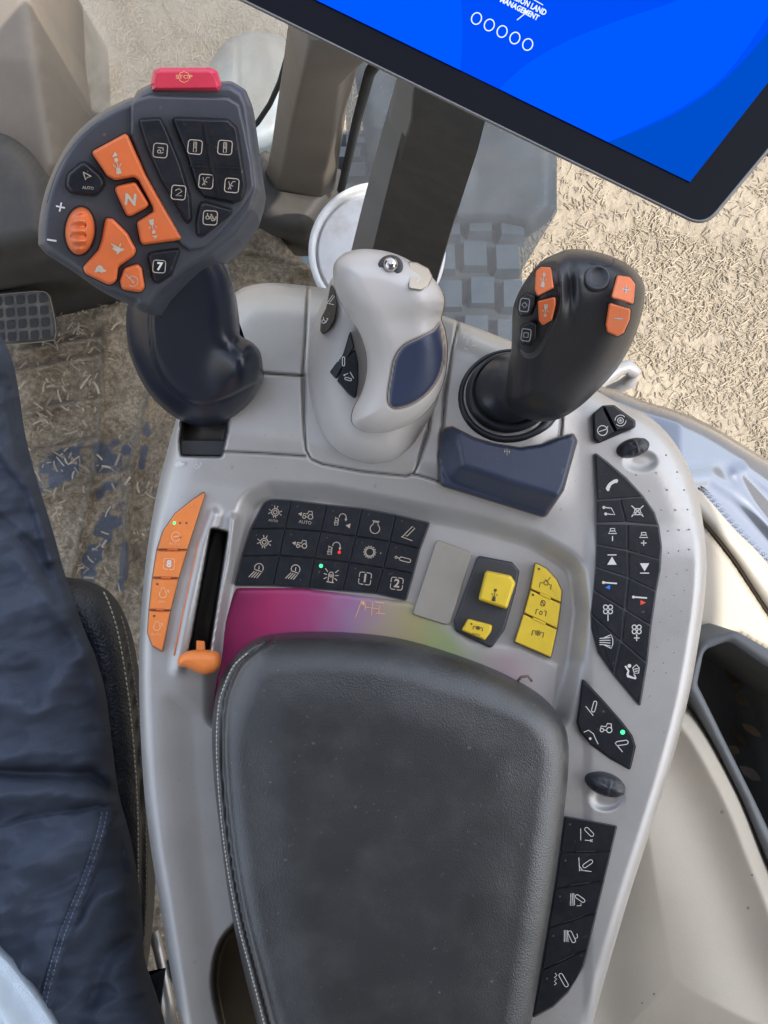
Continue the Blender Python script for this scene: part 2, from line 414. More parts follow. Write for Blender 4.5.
# colour gradient on the sunk panel: it runs red-violet, purple, straw, green, pink from left to right
def gradient_console():
    m = M_console.copy(); m.name = 'rainbow_gradient_console'; nt = m.node_tree; L = nt.links.new; b = nt.nodes['Principled BSDF']
    return m

# ---------------------------------------------------------------- camera, light
cam = bpy.data.cameras.new('camera'); cam.sensor_fit = 'VERTICAL'; cam.sensor_height = 24; cam.lens = 24 * F / 1024
cam.clip_start = 0.01; cam.clip_end = 2000
co = bpy.data.objects.new('camera', cam); COL.objects.link(co); co.location = (0, 0, CAMZ); SC.camera = co
W = bpy.data.worlds.new('World'); SC.world = W; W.use_nodes = True; wn = W.node_tree
bg = wn.nodes['Background']; sky = wn.nodes.new('ShaderNodeTexSky'); sky.sky_type = 'NISHITA'; sky.sun_disc = False
EL, AZ = 56, 105      # the sun: high on the right, a little behind
sky.sun_elevation = R(EL); sky.sun_rotation = R(AZ); sky.air_density = 1.0; sky.dust_density = 2.0
hs = wn.nodes.new('ShaderNodeHueSaturation'); hs.inputs['Saturation'].default_value = 0.5; wn.links.new(sky.outputs[0], hs.inputs['Color']); wn.links.new(hs.outputs[0], bg.inputs[0]); bg.inputs[1].default_value = 0.15
sl = bpy.data.lights.new('sun', 'SUN'); sl.energy = 2.0; sl.angle = R(0.5); sl.color = (1, 0.95, 0.87)
so = bpy.data.objects.new('sun', sl); COL.objects.link(so)
sd = Vector((math.sin(R(AZ)) * math.cos(R(EL)), math.cos(R(AZ)) * math.cos(R(EL)), math.sin(R(EL))))
so.rotation_euler = sd.to_track_quat('Z', 'Y').to_euler(); so.location = (3, 1, 4)
SC.view_settings.view_transform = 'Standard'; SC.view_settings.look = 'None'; SC.view_settings.gamma = 1
SC.view_settings.exposure = 1.8
SC.render.engine = 'CYCLES'; SC.render.resolution_x = 768; SC.render.resolution_y = 1024
try: SC.cycles.max_bounces = 8; SC.cycles.transparent_max_bounces = 12
except Exception: pass

# ---------------------------------------------------------------- icons (unit coordinates, y down)
def arc(cx, cy, r, a0, a1, n=14, ry=None):
    ry = r if ry is None else ry
    return [(cx + r * math.cos(R(a0 + (a1 - a0) * k / n)), cy + ry * math.sin(R(a0 + (a1 - a0) * k / n))) for k in range(n + 1)]
def ring(cx, cy, r, n=16, ry=None): return arc(cx, cy, r, 0, 360, n, ry)
def rsq(w, h, r=0.35, gap=True):
    o = []
    g = 0.12
    for sx, sy, a in ((1, 1, 0), (-1, 1, 90), (-1, -1, 180), (1, -1, 270)):
        c = arc(sx * (w - r), sy * (h - r), r, a, a + 90, 5)
        if sx * sy > 0: c = [(sx * w, sy * g)] + c + [(sx * g, sy * h)]
        else: c = [(sx * g, sy * h)] + c + [(sx * w, sy * g)]
        o.append(c)
    return o
def star(n, r0, r1):
    return [((r0 if k % 2 else r1) * math.cos(math.pi * (k + .5) / n), (r0 if k % 2 else r1) * math.sin(math.pi * (k + .5) / n)) for k in range(2 * n)]
def capsule(cx, cy, L, r, rot):
    c, s = math.cos(R(rot)), math.sin(R(rot))
    p = arc(L, 0, r, -90, 90, 6) + arc(-L, 0, r, 90, 270, 6); p.append(p[0])
    return [(cx + x * c - y * s, cy + x * s + y * c) for x, y in p]
tractor_side = [ring(.45, .3, .38), ring(-.6, .45, .25), [(-.35, .4), (.1, .4)], [(-.8, .2), (-.8, -.1), (-.1, -.1), (.05, -.6), (.6, -.6), (.7, -.05)]]
tractor_top = {'f': [[(-.18, -.45), (.18, -.45), (.25, .2), (.42, .45), (-.42, .45), (-.25, .2)], [(-.7, -.6), (-.45, -.6), (-.45, -.15), (-.7, -.15)],
                     [(.45, -.6), (.7, -.6), (.7, -.15), (.45, -.15)], [(-.8, .15), (-.5, .15), (-.5, .8), (-.8, .8)], [(.5, .15), (.8, .15), (.8, .8), (.5, .8)]],
               's': [[(-.6, -.38), (.6, -.38)], [(-.6, .5), (.6, .5)]]}
ICON = {
 'diff': {'s': [ring(0, 0, .55), ring(0, 0, .28), [(-1, -.35), (-.5, 0), (-1, .35)], [(1, -.35), (.5, 0), (1, .35)], [(-.1, -.55), (-.25, -1)], [(.15, -.55), (.3, -1)], [(-.1, .5), (-.2, .85)], [(.1, .5), (.2, .85)]]},
 'tractor_arrow': {'s': [[(x * .75 + .25, y * .75) for x, y in l] for l in tractor_side], 'f': [[(-1, .05), (-.55, -.2), (-.55, .3)]]},
 'turn': {'s': [arc(.25, -.35, .5, 170, 380, 10), [(-.9, .55), (-.3, .55)], [(-.75, -.25), (-.75, .9), (-.45, .9)], [(-.3, -.1), (-.3, .9)], ring(-.55, .1, .22, 8)], 'f': [[(.55, -.2), (.95, -.2), (.75, .2)]]},
 'kettle': {'s': [arc(0, .2, .68, -60, 240, 20), [(-.34, -.38), (-.34, -.75), (.34, -.75), (.34, -.38)], [(-.5, -.9), (.5, -.9)]]},
 'marker': {'s': [[(-.2, .45), (-.55, .25), (.35, -.95), (.7, -.75), (-.2, .45)], [(-.95, .6), (.6, .95)], [(-.55, .25), (-.8, .6)]]},
 'gear': {'s': [star(14, .95, .72) + [star(14, .95, .72)[0]], ring(0, 0, .62)]},
 'bulb': {'s': [capsule(.3, .05, .5, .22, 6), ring(-.85, -.1, .14, 8), [(-.7, -.08), (-.4, 0)]]},
 'lamp': {'s': [arc(.15, -.35, .55, 150, 390, 12), [(-.4, -.1), (.65, .1)]] + [[(-.35 + k * .28, .15 + k * .03), (-.95 + k * .33, .95)] for k in range(4)] + [[(.15, -.6), (.15, -.15)]]},
 'beacon': {'s': [[(-.3, .8), (-.3, -.2), (-.15, -.5), (.15, -.5), (.3, -.2), (.3, .8)], [(-.5, .85), (.5, .85)], [(-.5, -.5), (-.9, -.9)], [(-.55, -.1), (-1, -.2)], [(-.5, .25), (-.9, .5)], [(.5, -.5), (.9, -.9)], [(.55, -.1), (1, -.2)], [(.5, .25), (.9, .5)], ring(0, 0, .16, 8)]},
 'sq': {'s': rsq(1, 1)},
 'phone': {'f': [[(-1, .55), (-.75, .95), (-.45, .95), (-.35, .5), (-.1, 0), (.5, -.35), (.75, -.3), (1, -.6), (.85, -.95), (.3, -.85), (-.45, -.35), (-.8, .1)]]},
 'link': {'s': [[(-.75, -.55), (.35, -.45), (.9, .55), (-.4, .45)]], 'c': [(-.78, -.55, .24), (-.5, .45, .24)]},
 'mute': {'s': [[(-.45, -.4), (.45, -.4), (.45, .1), (.9, .6), (-.9, .6), (-.45, .1), (-.45, -.4)], [(-1, -.9), (1, .95)], [(1, -.9), (-1, .95)]]},
 'speaker': {'s': [[(-.45, -1), (.45, -1), (.45, -.5), (.85, 0), (-.85, 0), (-.45, -.5), (-.45, -1)], [(-.45, -.5), (.45, -.5)]]},
 'up': {'f': [[(0, -.6), (.85, .85), (-.85, .85)], [(-.8, -1), (.8, -1), (.8, -.82), (-.8, -.82)]]},
 'down': {'f': [[(0, .6), (.85, -.85), (-.85, -.85)], [(-.8, 1), (.8, 1), (.8, .82), (-.8, .82)]]},
 'fan': {'s': [ring(-.4, -.65, .36, 10), ring(.4, -.65, .36, 10), ring(-.4, .1, .36, 10), ring(.4, .1, .36, 10)]},
 'demist': {'s': [[(-.3, -.55), (.75, -1), (1, -.3), (1, .4), (.75, 1), (-.3, .5)]] + [[(-.95, -.45 + k * .3), (-.3, -.5 + k * .32), (.65, -.6 + k * .42)] for k in range(4)]},
 'vent': {'f': [[(-1, -.7), (-.8, -.8), (-.35, -.1), (-.45, .45), (.3, .8), (.2, 1), (-.65, .75), (-.75, .4), (-.6, -.05)]], 'c': [(-.35, -.75, .26), (.4, .85, .2)], 's': [[(.1, -.5), (.6, -.9), (.95, -.5), (.9, .2), (.3, .25), (.1, -.5)], [(.2, .4), (.5, .6)], [(.3, -.3), (.8, -.4)], [(.35, 0), (.8, -.1)]]},
 'power': {'s': [ring(0, 0, .85, 18), [(-.6, .2), (.6, -.2)], [(.6, -.2), (.95, -.75)]]},
 'guide': {'s': [arc(0, 0, .95, 20, 160, 8), arc(0, 0, .95, 200, 340, 8), ring(0, 0, .5, 12), [(-.3, 0), (.3, 0)], [(0, -.3), (0, .3)]]},
 'implement_l': {'s': [capsule(.35, -.25, .5, .26, -72), [(-1, -.3), (.2, .95)]]},
 'implement_r': {'s': [capsule(.2, -.3, .6, .3, -8), [(-.8, -.3), (.3, 1)]]},
 'tractor': {'s': tractor_side},
 'curve': {'s': [[(-.9, -.6), (-.3, -.85), (.3, -.4), (.6, .3), (.9, .9)]], 'c': [(-.1, .2, .17)]},
 'arm1': {'s': [[(-.85, -.8), (-.85, .8)], capsule(.3, -.35, .5, .26, 45), [(-.3, .75), (.6, .85)], [(.45, .65), (.75, 1)], [(.75, .65), (.45, 1)]]},
 'arm2': {'s': [[(-.9, -.95), (-.8, .9)], capsule(.3, -.1, .5, .26, -35), [(-.7, .75), (.8, .95)], [(-.8, .3), (-.3, .85)]]},
 'arm3': {'s': [[(-.9, -.9), (-.9, .8)], [(-.7, -.9), (-.6, .8)], [(-.5, -.9), (-.4, .7)], capsule(.35, -.2, .5, .24, 35), [(-.1, .8), (.5, .75), (.45, .45)]]},
 'arm4': {'s': [[(-.9, -.8), (-.9, .8)], [(-.7, -.8), (-.65, .8)], [(-.5, -.8), (-.4, .8)], capsule(.1, .1, .6, .26, 65), [(.5, .4), (.9, .2), (.8, -.3)]]},
 'arm5': {'s': [capsule(.35, .15, .75, .26, 60), [(-.8, -.8), (-.55, -.5), (-.9, -.2), (-.55, 0), (-.9, .3), (-.6, .6), (-.9, .8)]]},
 'droplet': {'s': [arc(-.1, .2, .6, -50, 230, 14), [(-.4, -.4), (-.35, -.85), (.2, -.85), (.3, -.3)], [(.35, .1), (.85, -.45)], [(.45, -.5), (.9, -.5), (.9, 0)]]},
 'speed': {'s': [arc(.1, .1, .75, -150, 130, 9), [(-.9, -.9), (.2, .25)]], 'c': [(.2, .25, .15)]},
 'rabbit': {'f': [[(-.9, -.9), (-.1, -.45), (.55, -.05), (.95, .0), (1, .35), (.6, .45), (.2, .75), (.1, 1), (-.1, .9), (0, .5), (-.45, .3), (-.7, .0), (-.4, -.25), (-.85, -.7)], [(.25, -.4), (.5, -.95), (.6, -.85), (.45, -.25)]]},
 'turtle': {'f': [[(-.6, .45), (-.5, -.1), (-.1, -.5), (.3, -.4), (.55, 0), (.95, .2), (.95, .4), (.55, .45), (.4, .7), (.2, .5), (-.3, .5), (-.45, .75), (-.6, .55), (-.95, .45)]]},
 'cat': {'f': [[(-.95, .1), (-.5, -.35), (.1, -.5), (.5, -.1), (.95, 0), (.9, .25), (.4, .35), (.35, .6), (.1, .4), (-.4, .4), (-.5, .6), (-.65, .35)]]},
 'pto': {'s': [[(-.9, .6), (-.9, -.25), (-.45, -.25)], [(.9, .6), (.9, -.25), (.45, -.25)], star(7, .45, .3) + [star(7, .45, .3)[0]], ring(0, 0, .15, 8)]},
 'pto_tick': {'s': [[(-.9, .9), (-.9, .1), (-.45, .1)], [(.9, .9), (.9, .1), (.45, .1)], star(7, .42, .28) + [star(7, .42, .28)[0]], [(-.2, -.6), (.1, -.3), (.5, -1)]]},
 'pto_auto': {'s': [ring(0, -.65, .38, 10), [(-.35, -1), (.35, -.3)], [(-.9, 1), (-.9, .3), (-.5, .3)], [(.9, 1), (.9, .3), (.5, .3)], ring(0, .65, .25, 8)]},
 'hitch': {'f': [[(-.3, .2), (.3, .2), (.45, .9), (-.45, .9)], [(-.3, -.9), (.3, -.9), (.3, -.5), (-.3, -.5)]], 's': [[(0, -.5), (0, .2)], [(-.7, -.2), (-.3, .1)], [(.7, -.2), (.3, .1)]]},
 'auto_nav': {'s': [[(-.6, -.9), (-.15, .55), (.1, .1), (.9, -.1), (-.6, -.9)]]},
 'hydro': {'s': [ring(-.3, .1, .35, 8), [(-.3, -.25), (-.3, -.8)], [(.1, .4), (.6, -.5)], [(.6, -.5), (.3, -.5)]]},
 'cross': {'s': [[(-.7, -.7), (-.7, .3)], [(0, -.9), (0, .9)], [(.7, -.6), (.7, .4)], [(-.7, -.2), (.7, -.1)]]},
 'plus': {'s': [[(-1, 0), (1, 0)], [(0, -1), (0, 1)]]}, 'minus': {'s': [[(-1, 0), (1, 0)]]},
 'dia': {'s': [[(0, -.55), (.55, 0), (0, .55), (-.55, 0), (0, -.55)]]}, 'insq': {'s': [[(-.45, -.45), (.45, -.45), (.45, .45), (-.45, .45), (-.45, -.45)]]},
 'frame': {'s': [arc(.6, .6, .4, 0, 90, 4) + arc(-.6, .6, .4, 90, 180, 4) + arc(-.6, -.6, .4, 180, 270, 4) + arc(.6, -.6, .4, 270, 360, 4) + [(1, .6)]]},
 'cyl': {'s': [[(-.22, -.75), (.22, -.75), (.22, .75), (-.22, .75), (-.22, -.75)], [(-.22, .1), (.22, .1)], [(0, -.75), (0, .1)]]},
 'linkx': {'s': [[(-.5, -.6), (-.1, .6)], [(.1, -.6), (-.5, .6)], [(.1, -.6), (.5, -.6)], [(-.3, 0), (.2, .1)]]},
 'zig': {'s': [[(-.5, -.3), (.1, -.6), (.55, -.2), (-.4, .5), (.5, .5)]]},
 'pivot': {'s': [ring(-.2, .2, .3, 8), [(-.5, -.5), (.5, -.5), (.5, 0)], [(.1, .5), (.6, .3)]]},
}
def icon(mb, name, cx, cy, s, zf, mat, w=0.8, rot=0, lift=0.00015, sy=None):
    sy = s if sy is None else sy
    c, sn = math.cos(R(rot)), math.sin(R(rot))
    T = lambda p: (cx + p[0] * s * c - p[1] * sy * sn, cy + p[0] * s * sn + p[1] * sy * c)
    d = ICON[name]
    for l in d.get('s', []): mb.stroke([T(p) for p in l], zf, w, mat, lift)
    for l in d.get('f', []): mb.fill([T(p) for p in l], zf, mat, lift)
    for x, y, r in d.get('c', []): mb.fill([T(p) for p in ring(x, y, r, 10)[:-1]], zf, mat, lift)
def disc(mb, cx, cy, r, zf, mat, lift=0.0002): mb.fill(ring(cx, cy, r, 12)[:-1], zf, mat, lift)

def text(mb, body, cx, cy, size, zf, mat, rot=0, lift=0.00015, bold=0.0, shear=0, sx=1.0):
    cu = bpy.data.curves.new('lettering', 'FONT'); cu.body = body; cu.size = 1; cu.align_x = 'CENTER'; cu.align_y = 'CENTER'; cu.offset = bold; cu.shear = shear; cu.resolution_u = 2
    o = bpy.data.objects.new('lettering', cu); COL.objects.link(o)
    dg = bpy.context.evaluated_depsgraph_get(); dg.update(); me = o.evaluated_get(dg).to_mesh()
    c, s = math.cos(R(rot)), math.sin(R(rot)); vs = []
    for v in me.vertices:
        x, y = v.co.x * size * sx, -v.co.y * size
        X, Y = cx + x * c - y * s, cy + x * s + y * c
        vs.append(P(X, Y, float(zf(X, Y)) + lift))
    mb.add(vs, [list(p.vertices) for p in me.polygons], mat, False)
    o.evaluated_get(dg).to_mesh_clear(); bpy.data.objects.remove(o); bpy.data.curves.remove(cu)

# ================================================================ THE SETTING
GZ = -1.6
def ground_mat():
    m, nt, b, out = newmat('straw_strewn_soil'); L = nt.links.new
    tc = nd(nt, 'ShaderNodeTexCoord'); n = nd(nt, 'ShaderNodeTexNoise', Scale=3.5, Detail=10.0, Roughness=0.65); L(tc.outputs['Object'], n.inputs['Vector'])
    cr = nd(nt, 'ShaderNodeValToRGB'); e = cr.color_ramp.elements; e[0].position = 0.3; e[0].color = (0.18, 0.148, 0.108, 1); e[1].position = 0.7; e[1].color = (0.27, 0.228, 0.17, 1)
    L(n.outputs['Fac'], cr.inputs[0]); L(cr.outputs[0], b.inputs['Base Color']); b.inputs['Roughness'].default_value = 0.95
    n2 = nd(nt, 'ShaderNodeTexNoise', Scale=30.0, Detail=8.0); L(tc.outputs['Object'], n2.inputs['Vector'])
    bp = nd(nt, 'ShaderNodeBump', Strength=0.9, Distance=0.02); L(n2.outputs['Fac'], bp.inputs['Height']); L(bp.outputs[0], b.inputs['Normal'])
    return m
g = MB(); g.add([(-300, -300, GZ), (300, -300, GZ), (300, 300, GZ), (-300, 300, GZ)], [[0, 1, 2, 3]], ground_mat(), False)
tag(g.build('ground'), kind='structure')

def straw_mat(name, a, c):
    m, nt, b, out = newmat(name); L = nt.links.new
    at = nd(nt, 'ShaderNodeAttribute', attribute_name='shade'); cr = nd(nt, 'ShaderNodeValToRGB')
    e = cr.color_ramp.elements; e[0].color = (*a, 1); e[1].color = (*c, 1)
    L(at.outputs['Fac'], cr.inputs[0]); L(cr.outputs[0], b.inputs['Base Color']); b.inputs['Roughness'].default_value = 0.7
    return m
def straws(name, regions, count, z, lenr, wr, mat, lift, label=None):
    V = []; Fc = []; A = []
    tot = sum((r[2] - r[0]) * (r[3] - r[1]) for r in regions)
    for (x0, y0, x1, y1) in regions:
        for _ in range(int(count * (x1 - x0) * (y1 - y0) / tot)):
            px = random.uniform(x0, x1); py = random.uniform(y0, y1)
            if name == 'straw_litter' and vnoise(px, py, 22, 5) + 0.6 * vnoise(px, py, 60, 8) < 0.05 and random.random() < 0.75: continue
            pn = vnoise(px, py, 55, 51) * .6 + vnoise(px, py, 17, 52) * .5
            if name == 'straw' and pn < -.05 and random.random() < .75: continue
            X, Y, _z = P(px, py, z); l = random.uniform(*lenr) * random.choice((0.5, 0.8, 1)); w = random.uniform(*wr); a = random.uniform(0, 2 * math.pi)
            bend = random.uniform(-0.4, 0.4); h0 = random.uniform(0, lift); sh = min(1, max(0, random.random() * .75 + .15 + pn * .3))
            o = len(V); pts = []
            for k in range(4):
                t = k / 3 - .5; aa = a + bend * t
                cx = X + math.cos(aa) * l * t; cy = Y + math.sin(aa) * l * t
                cz = z + h0 + w * .4 + lift * 0.4 * math.sin(math.pi * (t + .5)) * random.random()
                nx, ny = -math.sin(aa) * w / 2, math.cos(aa) * w / 2
                pts += [(cx + nx, cy + ny, cz - w * .35), (cx, cy, cz + w * .2), (cx - nx, cy - ny, cz - w * .35)]
            V += pts; A += [sh] * 12
            for k in range(3):
                for j in (0, 1): Fc.append([o + 3 * k + j, o + 3 * k + 3 + j, o + 3 * k + 4 + j, o + 3 * k + 1 + j])
    me = bpy.data.meshes.new(name); me.from_pydata(V, [], Fc); me.materials.append(mat)
    at = me.attributes.new('shade', 'FLOAT', 'POINT'); at.data.foreach_set('value', A)
    return tag(link(name, me), kind='stuff')
straws('straw', [(380, -60, 830, 560), (20, -60, 380, 200)], 42000, GZ, (0.006, 0.034), (0.0012, 0.0034), straw_mat('straw_stalks', (0.22, 0.18, 0.128), (0.36, 0.30, 0.22)), 0.005)

# cab floor: ridged mat under dust, worn through to blue-black in places
FZ = -0.55
floor_out = [(-170, 120), (40, 140), (150, 150), (262, 215), (300, 262), (440, 300), (480, 420), (480, 1200), (-170, 1200)]
ridges = [[(20, 352), (60, 344), (108, 338)], [(10, 374), (70, 362), (108, 355)], [(18, 415), (60, 406), (104, 400)], [(22, 455), (70, 446), (102, 440)], [(40, 497), (100, 486)],
          [(104, 330), (100, 440), (84, 520), (66, 600)], [(150, 395), (132, 470), (124, 580)], [(-100, 330), (20, 300)], [(-50, 260), (60, 250), (110, 262)], [(200, 250), (305, 270)]]
def floor_z(x, y, d):
    z = FZ + 0.006 * vnoise(x, y, 28, 1) + 0.003 * vnoise(x, y, 7, 2)
    for r in ridges: z = z + 0.013 * np.exp(-(pdist(x, y, r) / 3.4) ** 2)
    z = z + 0.03 * sstep(26, 0, pdist(x, y, [(262, 215), (300, 262)]))
    return z
def floor_blue(x, y, d):
    b = np.maximum.reduce([sstep(-6, 6, sdf(x, y, p)) for p in ([(94, 440), (136, 436), (128, 490), (96, 500)], [(26, 460), (84, 442), (78, 480), (30, 498)], [(112, 500), (126, 500), (120, 530), (100, 560), (92, 590), (76, 590), (86, 540)], [(146, 418), (152, 420), (144, 470), (136, 470)], [(122, 540), (130, 545), (126, 590), (116, 590)])])
    return np.clip(b * (0.75 + 0.7 * vnoise(x, y, 9, 3)) , 0, 0.9)
def floor_mat():
    m, nt, b, out = newmat('dusty_floor_mat'); L = nt.links.new; tc = nd(nt, 'ShaderNodeTexCoord')
    def noise(sc, det=8.0, ro=.65):
        n = nd(nt, 'ShaderNodeTexNoise', Scale=sc, Detail=det, Roughness=ro); L(tc.outputs['Object'], n.inputs['Vector']); return n.outputs['Fac']
    def ramp(f, p0, c0, p1, c1):
        r = nd(nt, 'ShaderNodeValToRGB'); e = r.color_ramp.elements; e[0].position = p0; e[0].color = (*c0, 1); e[1].position = p1; e[1].color = (*c1, 1); L(f, r.inputs[0]); return r.outputs[0]
    base = ramp(noise(9), .35, (0.24, 0.195, 0.14), .68, (0.41, 0.345, 0.25))
    grit = ramp(noise(160, 4.0, .8), .42, (0.45, 0.42, 0.38), .62, (1.15, 1.12, 1.05))
    mx = nd(nt, 'ShaderNodeMix', data_type='RGBA', blend_type='MULTIPLY'); mx.inputs[0].default_value = .8; L(base, mx.inputs[6]); L(grit, mx.inputs[7])
    a = nd(nt, 'ShaderNodeAttribute', attribute_name='bare'); n3 = noise(45, 9.0, .75)
    ad = nd(nt, 'ShaderNodeMath', operation='ADD'); L(a.outputs['Fac'], ad.inputs[0]); L(n3, ad.inputs[1])
    mr = nd(nt, 'ShaderNodeMapRange'); mr.inputs['From Min'].default_value = .86; mr.inputs['From Max'].default_value = 1.12; mr.inputs['To Max'].default_value = .85; L(ad.outputs[0], mr.inputs['Value'])
    m2 = nd(nt, 'ShaderNodeMix', data_type='RGBA'); L(mr.outputs[0], m2.inputs[0]); L(mx.outputs[2], m2.inputs[6]); m2.inputs[7].default_value = (0.07, 0.09, 0.13, 1)
    ag = nd(nt, 'ShaderNodeAttribute', attribute_name='ridge_band'); m3 = nd(nt, 'ShaderNodeMix', data_type='RGBA'); mg = nd(nt, 'ShaderNodeMath', operation='MULTIPLY'); L(ag.outputs['Fac'], mg.inputs[0]); mg.inputs[1].default_value = .65; L(mg.outputs[0], m3.inputs[0]); L(m2.outputs[2], m3.inputs[6]); m3.inputs[7].default_value = (0.085, 0.066, 0.045, 1)
    L(m3.outputs[2], b.inputs['Base Color']); b.inputs['Roughness'].default_value = .85
    bp = nd(nt, 'ShaderNodeBump', Strength=.9, Distance=.004); L(noise(150, 5.0, .75), bp.inputs['Height']); L(bp.outputs[0], b.inputs['Normal'])
    return m
M_floor = floor_mat()
fl = hf('floor', floor_out, floor_z, 2.6, M_floor, [(0, -0.03)], attrs={'bare': floor_blue, 'ridge_band': lambda x, y, d: np.clip(sum(np.exp(-((pdist(x, y + 4, r)) / 3.0) ** 2) for r in ridges), 0, 1) * (.75 + .5 * vnoise(x, y, 8, 61))}); tag(fl, kind='structure')  # darker band along one side of each ridge
straws('straw_litter', [(20, 290, 220, 620), (60, 290, 110, 340), (225, 205, 262, 240), (155, 900, 200, 1040)], 900, FZ + 0.008, (0.004, 0.019), (0.001, 0.003), straw_mat('floor_straw_stalks', (0.14, 0.11, 0.08), (0.40, 0.34, 0.25)), 0.004)

# ---------------------------------------------------------------- tyre outside, below the front glass
t = thing('tractor_tyre', 'dusty grey-blue tractor tyre with rows of block lugs, behind the black arm', 'tyre')
ty = MB(); cyy, cz_, rad = 0.28, -1.35, 0.48
x0, x1 = P(300, 0, -0.9)[0], P(520, 0, -0.9)[0]
prof = [(x0, rad * .86), (x0 + .02, rad * .97), (x0 + .06, rad), (x1 - .06, rad), (x1 - .02, rad * .97), (x1, rad * .86), (x1, rad * .45), (x0, rad * .45)]
rings_ = [[(px_, cyy + r_ * math.sin(2 * math.pi * k / 48), cz_ + r_ * math.cos(2 * math.pi * k / 48)) for px_, r_ in prof] for k in range(48)]
rings_.append(rings_[0]); ty.loft(rings_, M_tyre, False, False)
ty.build('casing', t)
NR = 50
for row in [r for r in range(NR) if r <= 9 or r >= NR - 2]:
    th0 = row * 2 * math.pi / NR
    for kx in range(7):
        wd = (x1 - x0) / 7
        xa = x0 + kx * wd + (0.2 * wd if row % 2 else 0) + 0.004; xb = xa + wd * .86
        if xb > x1 + .01: xb = x1 + .006
        vs = []; skew = 0.012 * (kx % 2)
        for rr, sh in ((rad - .01, 0), (rad + .020, .004)):
            for xx in (xa + sh, xb - sh):
                for dth in (-.047 + sh, .047 - sh):
                    th = th0 + dth + skew
                    vs.append((xx, cyy + rr * math.sin(th), cz_ + rr * math.cos(th)))
        lg = MB(); lg.add(vs, [[0, 1, 3, 2], [4, 5, 7, 6], [0, 1, 5, 4], [2, 3, 7, 6], [0, 2, 6, 4], [1, 3, 7, 5]], M_lug, False)
        lg.build('tread_lug', t)
fd = thing('shade_sheet', 'dull blue-grey sheet with muddy blotches, standing in for shade on the ground below the monitor', 'shade_sheet')  # dark sheet added where the ground lies in shade
hf('shade_panel', rounded([(350, 40), (560, 60), (556, 150), (556, 212), (530, 232), (500, 224), (380, 224)], 4, 4),
   lambda x, y, d: -.80 - 0.0004 * (y - 60) - 0.02 * (1 - dome(d, 12)) + .006 * vnoise(x, y, 30, 77), 4, M_ground_shade, [(0, -0.03), (2, -0.04)], fd)

# pale blue bonnet part outside, upper left window
bt = thing('fuel_tank', 'pale blue dusty rounded tank outside the window, left of the grey pillar', 'tank')
hf('tank_shell', smooth([(205, 78), (222, 45), (240, 34), (262, 32), (288, 44), (300, 90), (290, 140), (230, 160), (205, 130)], 5),
   lambda x, y, d: -0.95 - 0.07 * (1 - dome(d, 26)) + 0.006 * np.exp(-((x - 237) / 1.6) ** 2) * 0 - 0.006 * np.exp(-((x - 237 - (y - 40) * .02) / 1.5) ** 2), 2.5, M_paintl, [(0, -0.3)], bt)

# blue-grey glossy outer fender at right, under the console edge
rf = thing('rear_fender', 'glossy lavender-blue fender with bright curved reflections, right of the console', 'fender')
fen = [(590, 392), (650, 403), (700, 420), (745, 446), (790, 474), (860, 520), (860, 720), (760, 640), (680, 570), (600, 500)]
def fen_z(x, y, d):
    z = -0.27 - 0.0005 * np.clip(x - 680, 0, 200) - 0.00035 * np.clip(460 - y, 0, 80)
    z = z + 0.006 * np.exp(-(pdist(x, y, [(680, 480), (712, 476), (735, 492), (800, 560)]) / 9) ** 2) + 0.006 * np.exp(-(pdist(x, y, [(860, 560), (790, 500), (748, 470), (738, 474), (755, 500), (800, 560)]) / 8) ** 2)
    return z - 0.03 * (1 - dome(d, 14))
hf('fender_panel', smooth(fen, 4), fen_z, 2.5, M_paint, [(0, -0.05)], rf)

# handrail stub outside
hr = thing('grab_rail', 'curved grey tubular grab rail end behind the right black joystick', 'rail')
m = MB(); m.tube([P(560, 405, -0.5), P(585, 392, -0.5), P(605, 378, -0.5), P(618, 369, -0.5), P(628, 367, -0.5), P(633, 372, -0.5), P(630, 381, -0.52), P(610, 392, -0.55), P(585, 400, -0.6)], 0.0085, M_rail, 12); m.build('rail_tube', hr)

# ---------------------------------------------------------------- cab trim
lp = thing('door_sill', 'beige-grey door post trim with a dark curved foot, at the top left edge', 'trim')
hf('sill_panel', rounded([(-120, -80), (34, -80), (38, 0), (52, 90), (64, 165), (40, 230), (-120, 240)], 8, 4),
   lambda x, y, d: -0.32 - 0.03 * (1 - dome(d, 22)) - 0.0003 * np.clip(y - 60, 0, 200), 4, M_trim_g, [(0, -0.2)], lp)
hf('sill_foot', smooth([(-120, 120), (-20, 128), (12, 136), (36, 158), (52, 190), (56, 225), (40, 250), (-120, 260)], 5),
   lambda x, y, d: -0.30 - 0.05 * (1 - dome(d, 26)), 4, M_pillar_base, [(0, -0.2)], lp)

